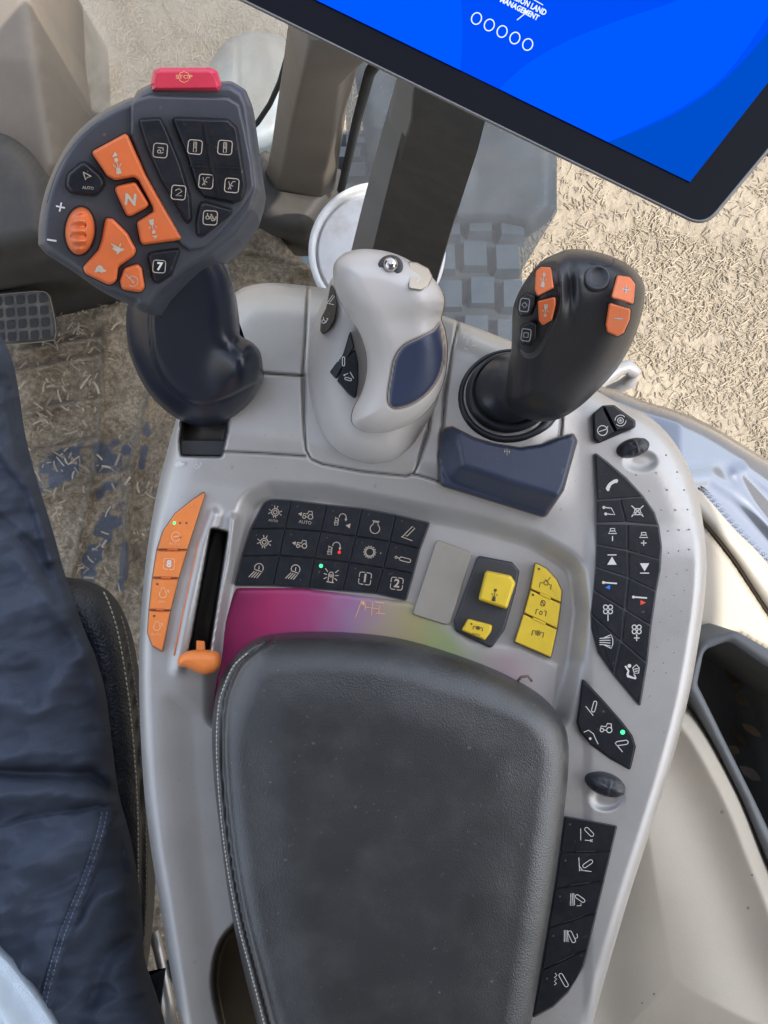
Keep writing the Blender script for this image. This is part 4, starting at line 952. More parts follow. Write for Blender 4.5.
# --- right-hand keypad
kr = panel(con, 'side_keypad', [(595, 453), (607, 462), (626, 478), (643.5, 497), (654, 512.5), (658.6, 526), (661.4, 547), (660, 570), (656, 591), (651, 626), (647, 663), (640, 706), (614, 675), (598, 652), (591.5, 628), (591, 614), (594, 590), (596, 567), (597, 545), (597, 523), (597, 500)], const(.0012), .0012, M_gap_highlight, 1.5, .6, .9)
W2 = M_print
def d_temp(cx, cy, col, dirn):
    def f(m, zf):
        m.stroke([(cx - 6, cy - 3), (cx + 7, cy - 2)], zf, 1.5, W2); disc(m, cx - 6.5, cy - 3, 1.5, zf, W2)
        m.fill([(cx - 5, cy + 2), (cx, cy - .5), (cx, cy + 4)] if dirn < 0 else [(cx + 6, cy + 2.5), (cx + .5, cy + .2), (cx + .5, cy + 5)], zf, col)
    return f
def di(name, x, y, s, w=.9, rot=0, sy=None, extra=None):
    def f(m, zf):
        icon(m, name, x, y, s, zf, W2, w, rot, sy=sy)
        if extra: extra(m, zf)
    return f
def st(*lines): return lambda m, zf: [m.stroke(l, zf, 1.0, W2) for l in lines]
side = [([(595.3, 453.5), (607, 462.5), (626, 478.5), (643, 496.7), (597.5, 500)], di('phone', 612, 485, 6.3)),
        ([(597.5, 501), (619.5, 499.5), (625.5, 522), (597, 523)], di('link', 609, 511, 6.5, 1.0)),
        ([(620.5, 499.3), (643.5, 497.5), (654, 512.5), (658.3, 525), (626.5, 522)], di('mute', 637.5, 511, 6, 1.0)),
        ([(597, 524), (627, 524.5), (627.5, 550), (597, 544.5)], di('speaker', 612.5, 533.5, 5, .8, extra=st([(612.5, 536), (612.5, 541)]))),
        ([(628, 524.5), (658.6, 526.5), (661.3, 547), (660, 559.5), (628.3, 550.5)], di('speaker', 643.7, 537.5, 5, .8, extra=st([(641, 543), (646.5, 543)], [(643.7, 540.3), (643.7, 545.7)]))),
        ([(597, 545.3), (627.5, 551), (628, 577.2), (596, 567)], di('up', 612, 560, 5.6)),
        ([(628.7, 551.4), (660, 560.2), (660, 570), (656, 590.6), (629, 577.6)], di('down', 644.6, 568, 5.6)),
        ([(596, 567.8), (627.5, 578), (624.5, 609), (594, 590.3)], d_temp(610, 585.5, M_blue_pr, -1)),
        ([(629, 578.3), (656, 591.3), (651, 625.2), (626, 609.6)], d_temp(640, 600, M_red_pr, 1)),
        ([(594, 591.2), (624, 609.8), (621, 641), (591, 613.8)], di('fan', 608, 611, 6, 1.0, extra=st([(608, 614), (608, 621)]))),
        ([(625.5, 610.4), (650.8, 626), (646.8, 662.5), (622, 641.2)], di('fan', 636.7, 631, 6, 1.0, extra=st([(636.7, 634), (636.7, 641)], [(634, 638), (639.5, 638)]))),
        ([(591.2, 614.8), (620.5, 641.4), (614, 674.5), (598, 652), (592, 630)], di('demist', 606, 641.5, 6.8, .8)),
        ([(621.5, 642), (646.8, 663.4), (640, 705.5), (614.8, 675.3)], di('vent', 632, 671.5, 7.5, .9))]
for q, dr in side: key(kr, q, const(.0018), .0016, M_key, .9, .3, .6, dr, -.0006)
# --- two small keys above
k2 = panel(con, 'twin_keypad', [(593, 414), (602.6, 406), (614, 405.5), (635, 421), (635, 427), (598, 443), (594, 438)], const(.001), .001, M_dark_gap, 3, .6, .6)
key(k2, [(593, 414, 3), (602.2, 406.2), (615.3, 432), (598, 443, 3), (594, 438)], const(.0015), .004, M_key, 1.5, .3, 1.3, lambda m, zf: icon(m, 'power', 602.5, 430.5, 5.8, zf, W2, .8), -.001)
key(k2, [(603.2, 406, 2), (614, 405.5), (635, 421, 2), (635, 427, 2), (616.3, 431.6)], const(.0015), .004, M_key, 1.5, .3, 1.3, lambda m, zf: icon(m, 'guide', 620.5, 420.5, 5.8, zf, W2, .7, -20), -.001)
# --- diamond panel
dp = panel(con, 'position_panel', [(582.3, 678.5), (604, 701.5), (622, 722), (632, 735.7), (635.4, 746.6), (631.5, 764), (630, 769.5), (611, 759), (590.5, 744), (580, 731.5), (577, 722), (579.6, 704)], const(.0012), .0014, M_dark_gap, 1.5, .6, .6)
def ddp(m, zf):
    icon(m, 'implement_l', 592, 708.5, 6.3, zf, W2, .8, 0, sy=7.5); icon(m, 'tractor', 606.5, 727.5, 7, zf, W2, .9, 8); icon(m, 'implement_r', 620.5, 745, 7, zf, W2, .8)
    icon(m, 'curve', 591, 737, 8, zf, W2, .8, 0, sy=8); disc(m, 603.5, 711.5, 1.2, zf, M_dot); disc(m, 622.7, 732.2, 2.3, zf, M_green)
key(dp, [(582.6, 680), (604, 702), (621.5, 722), (631.5, 735.7), (634.8, 746.6), (631.2, 764), (629.5, 768.8), (611, 758.3), (590.5, 743.4), (580.5, 731.2), (577.6, 722), (580.2, 704)], const(.0018), .0014, M_key, 2, .2, .6, ddp, -.0006, 'membrane')
# --- bottom strip
L0 = [(565, 816.4), (560.4, 852.5), (555, 888.5), (548.4, 928), (542, 970.5), (533, 1017.5)]; R0 = [(617, 826), (611, 851.5), (604, 881), (596.5, 912.6), (588, 948.6)]
bs_ = panel(con, 'valve_keypad', [L0[0], R0[0], R0[2], R0[4], (583.4, 966), (568, 992), (553, 1006.6), L0[5], L0[3]], const(.0006), .0012, M_gap_highlight, 1.5, .6, .8)
for k in range(5):
    q = [L0[k], R0[k], R0[k + 1], L0[k + 1]] if k < 4 else [L0[4], R0[4], (583.4, 966), (577, 979), (568, 992), (553, 1006.6), L0[5]]
    c_ = [(587, 834.5), (585.5, 864.5), (577.5, 900), (571, 936), (561, 979)][k]
    def dr(m, zf, k=k, c_=c_, q=q):
        icon(m, 'arm%d' % (k + 1), c_[0], c_[1], 7.4, zf, M_print, .7); disc(m, q[0][0] + 5, q[0][1] + 8, 1.1, zf, M_dot)
        if k < 4:
            mx_ = (q[2][0] + q[3][0]) / 2; my_ = (q[2][1] + q[3][1]) / 2; dx_, dy_ = (q[2][0] - q[3][0]) * .2, (q[2][1] - q[3][1]) * .2
            m.stroke([(mx_ - dx_, my_ - dy_ - .8), (mx_ + dx_, my_ + dy_ - .8)], zf, 1.6, M_dark_gap, .0003)
    key(bs_, q, const(.0012), .0022, M_key, .8, .35, .8, dr, -.0006)
# --- thumb wheels
def wheel(cx, cy, rx, ry, rot, z):
    w = MB(); c, s = math.cos(R(rot)), math.sin(R(rot)); k = (CAMZ - z) / F; o = P(cx, cy, z); rings_ = []
    n = 40
    for j, (f_, h) in enumerate(((1.0, -.004), (1.0, .0006), (.94, .0035), (.80, .0058), (.58, .0073), (.30, .0080), (.06, .0082))):
        rg = []
        for i in range(n):
            t = 2 * math.pi * i / n; ex, ey = rx * f_ * math.cos(t), ry * f_ * math.sin(t)
            px, py = ex * c - ey * s, ex * s + ey * c
            rg.append((o[0] + px * k, o[1] - py * k, z + h + (0.0007 * math.cos(ex * 1.05) * (abs(ey) < ry * .8) if j > 1 else 0)))
        rings_.append(rg)
    w.loft(rings_, M_black_soft, True, True, capsm=True)
    ob = w.build('thumbwheel', con)
    m = MB(); zf = lambda x, y: z + .0025
    return ob
wheel(632, 448, 17, 9.5, -16, -.001); wheel(604.6, 783, 20.5, 11.5, 17, .0005)
# --- dimple marks on the right-hand edge: pit shade and highlight painted as disc and ring
m = MB()
rowsd = [(666, 455), (636, 475), (656, 473), (677, 472), (649, 491), (667, 490), (684, 490), (661.5, 510), (675.5, 510), (687.5, 509.5), (668, 531), (679, 530), (689, 529.5), (668.5, 553), (678.5, 551), (689, 549.5), (666.5, 577), (677, 574), (687, 570), (664, 600), (674.5, 595.5), (684.5, 590.5), (660.5, 622.5), (671, 616), (681, 611), (657, 647), (668, 640), (678, 632), (654, 671), (663.5, 663), (674, 653), (666, 703 - 30), (650, 694 + 2)]
for x, y in rowsd: m.stroke(ring(x, y, .9, 8)[:-1], const(float(con_z(np.array([x]), np.array([y]), np.array([30.]))[0])), .5, M_print_lite, .00012, closed=True); disc(m, x, y, .8, const(float(con_z(np.array([x]), np.array([y]), np.array([30.]))[0])), M_brown_edge, .00022)
m.build('painted_dimples', con)

# --- orange strip of four
def zside(x, y): return float(con_z(np.array([x]), np.array([y]), np.array([30.]))[0])
ok_ = panel(con, 'orange_keypad', [(204, 491.4), (205, 495), (187.5, 549.4), (179, 578), (170.8, 610), (162.8, 652), (152.3, 646), (147.4, 633), (148.8, 610), (152.3, 577.5), (156.7, 549.4), (162.8, 531), (175, 513.4), (192.7, 499.3)], const(0.0), .0014, M_brown_edge, 1.5, .6, .5)
Oc = [[(204, 492), (205, 495), (187.5, 549.6), (157, 549.6), (162.8, 531), (175, 513.4), (192.7, 499.5)], [(156.7, 550.2), (187.3, 550.2), (179, 578), (152.4, 577.5)],
      [(152.3, 578.2), (178.8, 578.8), (170.8, 610.2), (148.9, 609.8)], [(148.8, 610.6), (170.6, 611), (162.8, 652), (152.3, 646), (147.4, 633)]]
def od(k):
    def draw(m, zf):
        if k == 0:
            disc(m, 174.3, 523, 1.5, zf, M_green); disc(m, 180, 523, 1.1, zf, M_dot); disc(m, 186.5, 523, 1.1, zf, M_dot)
            m.stroke(ring(176, 536.5, 4.6, 16)[:-1], zf, .8, M_print_pale, closed=True); m.stroke([(173, 537), (179, 536)], zf, .9, M_print_pale); text(m, 'AUTO', 174.5, 544, 4, zf, M_print_pale, 5)
        if k == 1: icon(m, 'sq', 169, 564, 5.4, zf, M_print_pale, .8, 5); text(m, '8', 169, 564, 10, zf, M_print_lite, 5, bold=.03)
        if k == 2: icon(m, 'droplet', 163.5, 593, 6, zf, M_print_pale, .8); disc(m, 157.3, 584, 1.2, zf, M_dot); text(m, 'EPM', 162, 602, 3.6, zf, M_print_pale, 5)
        if k == 3: icon(m, 'droplet', 157.5, 626, 5.6, zf, M_print_pale, .8); disc(m, 154.2, 616, 1.2, zf, M_dot); text(m, 'AUTO', 156, 634.5, 3.6, zf, M_print_pale, 5)
        a, b = [((167, 549.9), (178, 549.9)), ((161, 578.2), (171, 578.4)), ((156, 610), (164, 610.3)), ((0, 0), (0, 0))][k]
        if k < 3: m.stroke([(a[0], a[1] - .6), (b[0], b[1] - .6)], zf, 1.8, M_orange, .0003)
    return draw
for k, q in enumerate(Oc): key(ok_, q, const(.0008), .0024, M_orange_l, 1.2, .35, 1.0, od(k), -.0006)
m = MB(); m.plate([(198, 541.5), (199, 541.7), (174.3, 655.7), (173, 655.7)], lambda x, y: 0.0012, .0005, M_orange_l, .2, base=-.003); m.build('orange_line', con)
# --- throttle slider
sld = MB()
sld.plate(rounded([(196, 640), (205, 641), (206, 660), (196, 660)], 2, 3), const(-.006), .008, M_orange_l, 1.2, base=-.01)
sl_o = sld.build('throttle_slider', con)
def kz(x, y, d): return 0.012 + 0.006 * dome(d, 10) - 0.00012 * (x - 199)
hf('slider_knob', smooth([(178, 659), (184, 653), (196, 650.5), (213, 651.5), (219, 656), (220, 665), (215, 672), (203, 674.5), (193, 671), (186, 667.5), (179, 666)], 6), kz, .8, M_orange_l, [(.3, -.003), (2.5, -.006)], sl_o)
m = MB()
zc = lambda x, y: zside(x, y) + .0001
icon(m, 'cat', 179.5, 464, 5.5, zc, M_print_lite, .7, -8); icon(m, 'hydro', 198, 466, 6, zc, M_print_lite, .7); m.build('tortoise_marking', con)
m = MB(); icon(m, 'cross', 468, 339, 6.5, zc, M_print_lite, .8, 10); m.stroke([(472, 345), (477, 346)], zc, .7, M_print_lite); m.stroke([(464, 348), (468, 350)], zc, .7, M_print_lite); m.build('joystick_marking', con)
m = MB(); m.plate(rounded([(180, 440), (229, 440), (222, 456), (181, 455)], 3), const(-.010), .002, M_black, 1.0); m.build('lever_slot_shutter', con)

# ---------------------------------------------------------------- arm rest cushion
PADZ = 0.028
pad_pts = [(214, 705), (220, 682), (231, 661), (246, 646), (262, 638), (300, 634), (350, 635), (400, 641), (450, 655), (500, 674), (540, 696), (560, 717), (568, 740), (568, 775), (562, 830), (552, 900), (541, 965), (530, 1030), (520, 1090), (272, 1090), (257, 1024), (243, 968), (230, 905), (221, 840), (214, 780), (212, 735)]
pad_o = smooth(pad_pts, 6)
seam_l = smooth([(272, 640), (256, 650), (240, 664), (230, 684), (224, 706), (222, 745), (225, 800), (232, 860), (243, 920), (256, 970), (270, 1024), (286, 1090)], 5, False)
def pad_z(x, y, d):
    s = pdist(x, y, seam_l)
    return PADZ - (0.016 + .007 * sstep(760, 690, y)) * (1 - dome(d, 30 + 10 * sstep(760, 690, y))) + 0.0035 * sstep(10, 80, d) - 0.0022 * np.exp(-(s / 1.5) ** 2) + 0.0010 * np.exp(-((s - 4) / 2.2) ** 2) + 0.0006 * vnoise(x, y, 60, 11) + 0.0001 * vnoise(x, y, 16, 12)
pdt = thing('armrest_cushion', 'black grained leather arm pad with stitched left edge, lying on the grey console', 'arm pad')
pdo = hf('cushion', pad_o, pad_z, 2, M_pad, [(-.3, -.003), (0, -.008), (3, -.016), (6, -.036)], pdt, {'groove': lambda x, y, d: 0.8 * np.exp(-(pdist(x, y, seam_l) / 1.1) ** 2)})
m = MB()
def stitches(m, line, zfun, L_, gap, w, mat, out=None):
    pts = [np.array(p) for p in line]; acc = 0; dist = 0
    for i in range(len(pts) - 1):
        a, b = pts[i], pts[i + 1]; l = np.linalg.norm(b - a); t = (b - a) / (l + 1e-9)
        while dist < acc + l:
            c = a + t * (dist - acc); e = c + t * L_
            z0 = zfun(c[0], c[1]); z1 = zfun(e[0], e[1]); mid = (c + e) / 2
            if out is None or sdf(mid[0], mid[1], out) > 1.2:
                m.tube([P(c[0], c[1], z0 - .0003), P(*mid, (z0 + z1) / 2 + w * .7), P(e[0], e[1], z1 - .0003)], w, mat, 6)
            dist += L_ + gap
        acc += l
pz = lambda x, y: float(pad_z(np.array([x]), np.array([y]), np.maximum(sdf(np.array([x]), np.array([y]), pad_o), 0))[0])
stitches(m, [(x - 5.2, y + 1) for x, y in seam_l[6:]], pz, 2.8, 1.5, .00045, M_thread, pad_o)
m.build('stitching', pdt)

# ---------------------------------------------------------------- left drive lever
dl = thing('drive_lever', 'large black multi-function lever with orange keys and a red stop button, left of the others', 'control lever')
HP = plane((50, 240, .118), (240, 100, .128), (170, 290, .100))
head = smooth([(38, 245), (39, 222), (45, 192), (58, 160), (76, 133), (98, 114), (122, 101), (134, 97)], 5, False)[:-1] + rounded([(134, 97, 2), (138, 90, 3), (150, 84, 8), (232, 81, 10), (246, 90, 8), (252, 105), (258, 150), (263.5, 188, 8), (256, 212, 6), (238, 237), (214, 257, 8), (184, 275, 14), (162, 294, 12), (149, 312, 8), (134, 307)], 4, 4) + smooth([(128, 302), (100, 290), (68, 268), (46, 254)], 4, False)
def headz(x, y, d): return np.asarray(HP(x, y)) - 0.009 * (1 - dome(d, 9)) 
hf('head', head, headz, 1.5, M_head, [(.3, -.004), (1.5, -.010), (8, -.022), (16, -.030)], dl)
# seam between front shell and back shell, plus raised face plate on the right part
m = MB()
face = rounded([(131, 103, 5), (137, 99, 4), (150, 95, 8), (228, 97, 8), (240, 104, 6), (246, 130), (252, 160), (255, 187, 6), (244, 206, 8), (222, 232), (205, 248), (190, 251), (180, 244), (146, 176), (130, 135)], 4, 4)
m.plate(face, HP, .0022, M_head, 3.0, bz=.002, base=-.004); m.build('key_surround', dl)
m = MB(); m.plate(rounded([(152, 86), (150.5, 84, 2), (153.5, 70, 4), (160, 67.5, 4), (211, 67.5, 4), (217.5, 71, 4), (222, 86, 3), (219, 92, 3), (151, 91, 3)], 3, 4), lambda x, y: HP(x, y) - .006, .0085, M_red, 4.5, bz=.005, base=-.004)
zf = lambda x, y: HP(x, y) + .0025
m.stroke(ring(184, 77, 5.5, 8)[:-1], zf, .6, M_print_pale, closed=True); text(m, 'STOP', 184, 77, 5.5, zf, M_print_pale, 0, sx=1.3); m.build('stop_button', dl)
HB = .0022
def hk(pts, mat, r, draw, h=.0042, bev=2.8, name='button', up=0.0, gapw=1.3, label=None):
    mb = MB(); q = rounded(pts, r * 1.35, 6); zb = lambda x, y: float(HP(x, y)) + up
    mb.plate(inset(q, -gapw), lambda x, y: zb(x, y) - .0012, .0014, M_dark_gap, .3, base=-.001)
    mb.plate(q, zb, h, mat, bev, bz=h * .75, base=-.002)
    if draw: draw(mb, lambda x, y: zb(x, y) + h)
    return mb.build(name, dl, label)
hk([(91, 152), (125.8, 133, 4), (129, 137), (146, 175), (182, 238.5, 3), (178, 240.5), (143, 245, 3), (140, 241, 4), (136.5, 222, 4), (153, 211.5, 2), (152.5, 207), (138.5, 180.4), (134, 177), (115, 180.4, 4), (107, 176.5)], M_orange, 3, 
   lambda m, zf: (icon(m, 'hitch', 117.5, 166, 6, zf, M_print_grey, .9, -12, sy=9), m.fill([(112, 157), (115, 151.5), (118, 156)], zf, M_print_grey), icon(m, 'hitch', 152.5, 226.5, 6, zf, M_print_grey, .9, 168, sy=8), m.fill([(152, 236), (157.5, 235), (156, 239)], zf, M_print_grey)), label='orange angled double key with tractor signs')
hk([(113, 186.6), (135.5, 181.5), (150.5, 206), (127.6, 218)], M_orange, 4, lambda m, zf: text(m, 'N', 130.5, 200, 15.5, zf, M_print_grey, 5, bold=.04), .0038, 2.4, label='orange key marked N')
hk([(84, 160), (101, 175), (106, 184), (96.5, 196), (71, 193), (65.5, 186), (67.5, 174)], M_key, 6, lambda m, zf: (icon(m, 'auto_nav', 86.5, 177, 5.5, zf, M_print_dim, 1.0, 0), text(m, 'AUTO', 88, 188, 4.2, zf, M_print_dim, 5)), .0036, 3.0, label='black key with steering arrow')
hk([(105.7, 217.5), (113, 218.5), (127.6, 233), (136.5, 250), (134, 256), (118.5, 267), (117, 281), (109.4, 285.6), (85.7, 274), (82.4, 267.5), (98, 250), (101.5, 240)], M_orange, 5, lambda m, zf: (icon(m, 'rabbit', 117, 248.5, 7, zf, M_print_grey, .9, 0, sy=6), icon(m, 'turtle', 99.5, 268.5, 7, zf, M_print_grey, .9, 5)), label='orange key with hare and tortoise signs')
hk([(124, 268), (137.8, 263.7), (142, 268), (145, 288), (140.4, 292.5), (122, 289.7), (119.6, 280.6)], M_orange, 4, lambda m, zf: icon(m, 'speed', 132, 280.5, 7, zf, M_print_grey, .8, 0), label='orange key with dial sign')
hk([(147.6, 255), (151.3, 252), (178.6, 248.3), (179.5, 252), (171.3, 275), (158.6, 283.5), (153, 280.6)], M_key, 4, lambda m, zf: (icon(m, 'frame', 159.2, 266.5, 6.2, zf, M_print_grey, .8, 4), text(m, '7', 159.5, 266.8, 11, zf, M_print, 6, bold=.04)), .0034, 2.4, label='black key marked 7')
U = .0022
hk([(138.5, 119.5), (160.4, 117.7), (166, 128), (180.5, 164), (190.3, 196.8), (191.4, 219), (187.5, 224), (160.4, 178.5), (146, 145.7)], M_key, 2.5, lambda m, zf: (icon(m, 'frame', 160.3, 150.5, 7, zf, M_print_dim, .9, 5), icon(m, 'pivot', 160.3, 150.5, 5.5, zf, M_print_dim, .8, 5), icon(m, 'frame', 178.5, 192.5, 7, zf, M_print_grey, .9, 5), icon(m, 'zig', 178.5, 192.5, 6.5, zf, M_print_grey, .8)), .0030, 2.2, up=U, label='long curved black double key')
def quad(m, zf):
    for x, y, nme in ((195, 147, 'cyl'), (225, 147.5, 'cyl'), (206, 181.4, 'linkx'), (231.8, 185.4, 'linkx')): icon(m, 'frame', x, y, 7, zf, M_print_grey, .9, 5); icon(m, nme, x, y, 6.6, zf, M_print_dim, .8, 3)
    for l in ([(204, 124), (211, 164), (219, 196)], [(190, 166), (240, 168)]): m.stroke(l, zf, 2.2, M_key, .0005); m.stroke([(x + 1.3, y) for x, y in l], zf, .6, M_dark_gap, .0006)
hk([(171.3, 117.3), (227.9, 119.5, 5), (237, 127.5, 5), (246, 185), (242.4, 199, 5), (233.3, 203, 5), (204, 196.8, 6), (197, 187.6), (186, 153)], M_key, 3, quad, .0030, 2.4, up=U, label='black four-way key block')
hk([(200.5, 198.6 + 2), (231.5, 209), (231.5, 213), (202.3, 236.9), (197, 235), (196, 222)], M_key, 4, lambda m, zf: (icon(m, 'frame', 210.2, 217.8, 7, zf, M_print_grey, .9, 3), icon(m, 'hydro', 209, 217, 5, zf, M_print_dim, .9), icon(m, 'hydro', 214, 219, 4, zf, M_print_dim, .9)), .0032, 2.4, up=U, label='black triangular key')
# +/- roller
wl = MB(); zc_ = float(HP(80, 231)); cpx = ellipse(80, 230.8, 15.2, 24.4, 4, 44)
def rollz(x, y, d): return np.asarray(HP(x, y)) - .001 + .0085 * dome(d, 15) + .0009 * np.cos((y - 231) * .62) * sstep(3, 8, d) * (np.abs(x - 78) < 7.5)
hf('roller', cpx, rollz, .9, M_orange, [(0, -.004)], dl)
m = MB(); m.plate(ellipse(80, 230.8, 16.8, 26, 4, 44), lambda x, y: float(HP(x, y)) - .001, .0012, M_dark_gap, .3)
icon(m, 'plus', 60.5, 207, 4.6, HP, M_print_lite, 1.6, 12, lift=.0003); m.stroke([(47, 239.5), (56.5, 241)], HP, 1.8, M_print_lite, .0003); m.build('plus_minus_marks', dl)
# shell seam
m = MB(); m.stroke(smooth([(47, 203), (57, 172), (74, 145), (96, 124), (120, 112), (131, 109)], 6, False), lambda x, y: HP(x, y) - .0012, .5, M_dark_gap, .001)
m.build('shell_seam', dl)
# stem
stem = smooth([(130, 296), (126, 318), (128, 345), (135, 368), (148, 392), (166, 411), (184, 422), (204, 427), (226, 422), (242, 410), (255, 394), (262, 374), (261, 354), (253, 343), (240, 335), (236, 322), (234, 296), (228, 268), (214, 246), (190, 240), (160, 262), (140, 280)], 6)
ridge = smooth([(215, 250), (180, 268), (158, 290), (152, 310), (153, 345), (160, 372), (176, 395), (200, 408), (232, 400), (262, 368)], 5, False)
gp = smooth([(216, 252), (190, 264), (163, 282), (153, 298), (151, 320), (153, 350), (160, 374), (176, 394), (200, 404), (226, 398), (250, 386), (280, 370), (280, 340), (256, 325), (246, 280)], 5)
def stemz(x, y, d):
    t = np.clip((y - 262) / 160, 0, 1)
    z = .088 * (1 - t) + .020 * t
    q = sdf(x, y, gp)
    return z - .019 * (1 - dome(d, 30)) + .003 * sstep(-1.2, 2.0, q) - .0012 * np.exp(-(q / 1.1) ** 2) + .008 * np.exp(-(((x - 240) / 20) ** 2 + ((y - 370) / 24) ** 2))
hf('stem', stem, stemz, 1.6, M_navy_stem if 'M_navy_stem' in globals() else plastic('blue_black_soft_grip', (0.007, 0.010, 0.020), 0.30, bump=0.2, scale=1500, var=0.12, dust=0.04, dustcol=(0.11, 0.10, 0.09), vscale=30), [(.8, -.003), (2.5, -.008), (8, lambda x, y, zb: np.maximum(zb - .03, -.002)), (14, lambda x, y, zb: np.maximum(zb - .045, -.004))], dl)

# ---------------------------------------------------------------- centre hydraulic handle (pale)
ch = thing('hydraulic_lever', 'pale grey palm-shaped lever with a dark blue side pad, middle of the three levers', 'control lever')
base_o = smooth([(334, 276), (325, 296), (316, 318), (310, 345), (308, 374), (311, 402), (318, 426), (328, 444), (344, 457), (368, 464), (392, 462), (410, 450), (422, 434), (432, 416), (440, 392), (436, 340), (400, 290), (360, 270)], 6)
def chb(x, y, d): return .030 - .030 * (1 - dome(d, 42)) + .018 * sstep(440, 290, y)
hf('lever_base', base_o, chb, 1.8, M_white, [(-.2, -.003), (-.8, -.012), (0, lambda x, y, zb: np.maximum(zb - .05, -.018) * 1.0)], ch)
sh_pts = [(333, 274), (335, 262), (345, 253), (362, 249), (385, 251), (405, 258), (424, 270), (437, 283), (444, 298), (443, 310), (441, 319), (445, 332), (447, 352), (444, 378), (434, 401), (419, 417), (398, 428), (376, 432), (360, 429), (352, 421), (354, 408), (362, 392), (367, 372), (366, 350), (358, 328), (345, 308), (336, 290)]
sh_o = smooth(sh_pts, 6)
pad_b = smooth([(440, 322), (433, 330), (420, 337), (404, 345), (395, 357), (391, 375), (388, 394), (389, 405), (397, 409), (413, 404), (428, 393), (439, 377), (444.5, 355), (443, 334)], 6)
def shz(x, y, d):
    base = .060 + .036 * sstep(440, 265, y)
    pb = sdf(x, y, pad_b)
    return base - .020 * (1 - dome(d, 30)) - .0010 * np.exp(-((pb) / 1.0) ** 2) + .002 * np.exp(-(((x - 425) / 18) ** 2 + ((y - 296) / 18) ** 2)) - .0015 * np.exp(-(((x - 405) / 24) ** 2 + ((y - 322) / 12) ** 2)) + .001 * sstep(0, 4, pb)
M_shell = plastic('pale_lever_shell', (0.50, 0.475, 0.45), 0.38, bump=0.12, scale=1500, var=0.04, dust=0.12, dustcol=(0.42, 0.35, 0.27), vscale=28)
M_padb = (0.030, 0.042, 0.085)
attrmix(M_shell, 'gasket', (0.16, 0.10, 0.06)); attrmix(M_shell, 'sidepad', M_padb)
shell = hf('palm_shell', sh_o, shz, 1.3, M_shell, [(-.2, -.003), (.5, -.008), (3, -.016), (8, -.03)], ch,
   {'gasket': lambda x, y, d: np.exp(-(sdf(x, y, pad_b) / .9) ** 2), 'sidepad': lambda x, y, d: sstep(-.1, 1.0, sdf(x, y, pad_b) - .8)})
szf = lambda x, y: float(shz(np.array([x]), np.array([y]), np.maximum(sdf(np.array([x]), np.array([y]), sh_o), 0))[0])
m = MB(); m.stroke([p for p in sh_o if p[1] > 285 and p[0] < 440 and (p[0] < 370 or p[1] > 400)][::1], lambda x, y: szf(x, y) - .0006, .7, M_brown_edge, .0004) if False else m.tube([P(p[0], p[1], szf(p[0], p[1]) - .0030) for p in sh_o if p[1] > 290], .00045, M_brown_edge, 6); m.build('shell_gasket', ch)
m = MB(); bc_ = P(390.5, 267.5, szf(390.5, 267.5) - .002); 
def cir(r, z, sx=1.15): return [(bc_[0] + r * sx * math.cos(2 * math.pi * k / 28), bc_[1] + r * math.sin(2 * math.pi * k / 28), bc_[2] + z) for k in range(28)]
m.loft([cir(.0042, -.002), cir(.0042, .0022), cir(.0038, .003), cir(.0030, .0028)], M_black, True, True)
m.loft([cir(.0030, .0025, 1), cir(.0028, .0045, 1), cir(.002, .0060, 1), cir(.0008, .0066, 1)], M_chrome, True, True); m.build('ball_switch', ch)
tk = plane((411, 264, szf(411, 264) - .0002), (411, 286, szf(411, 286) - .0002), (428, 276, szf(428, 276) + .0012))
m = MB(); zf = lambda x, y: tk(x, y) + .0004
m.plate(rounded([(409, 262, 2), (417, 263), (428, 269), (432, 277, 4), (428, 286, 4), (421, 290), (409, 288, 2)], 3, 4), zf, .0022, plastic('cream_key', (0.50, 0.44, 0.36), .4, bump=.1), 1.4, base=-.003); m.plate(inset(rounded([(409, 262, 2), (417, 263), (428, 269), (432, 277, 4), (428, 286, 4), (421, 290), (409, 288, 2)], 3, 4), -.8), zf, .0004, M_steel, .3, base=-.003)
m.stroke([(414, 272), (420, 278), (417, 282)], lambda x, y: zf(x, y) + .0022, .9, M_print_lite); m.build('top_key', ch)
bzf = lambda x, y: float(chb(np.array([x]), np.array([y]), np.maximum(sdf(np.array([x]), np.array([y]), base_o), 0))[0]) + .001
def ck(pts, draw, hh=.0035):
    A_ = np.array([[p[0], p[1], 1.] for p in pts]); s_ = np.linalg.lstsq(A_, np.array([bzf(p[0], p[1]) for p in pts]), rcond=None)[0]
    zf = lambda x, y: float(s_[0] * x + s_[1] * y + s_[2])
    mb = MB(); mb.plate(rounded(pts, 1.5, 3), zf, hh, M_key, 1.2, base=-.008); draw(mb, lambda x, y: zf(x, y) + hh); mb.build('flank_button', ch)
ck([(331, 283), (335, 290), (337.5, 304), (335, 320), (329, 331, 3), (323, 335, 3), (320, 331, 3), (321, 318), (326, 308)], lambda m, zf: (icon(m, 'hydro', 325, 321, 5, zf, M_print_lite, .7), icon(m, 'marker', 331, 300, 5, zf, M_print_lite, .6)))
ck([(350.5, 329), (354.5, 347), (345, 363), (336, 379.5), (329.5, 372), (343, 354)], lambda m, zf: (icon(m, 'arm5', 342.5, 360, 4.5, zf, M_print_lite, .7, 30)))
ck([(355.5, 349), (358.5, 364), (358.5, 382), (356, 400, 3), (348, 394), (337, 381), (345.5, 358)], lambda m, zf: (icon(m, 'arm1', 348.5, 377, 4.5, zf, M_print_lite, .7, 150)))

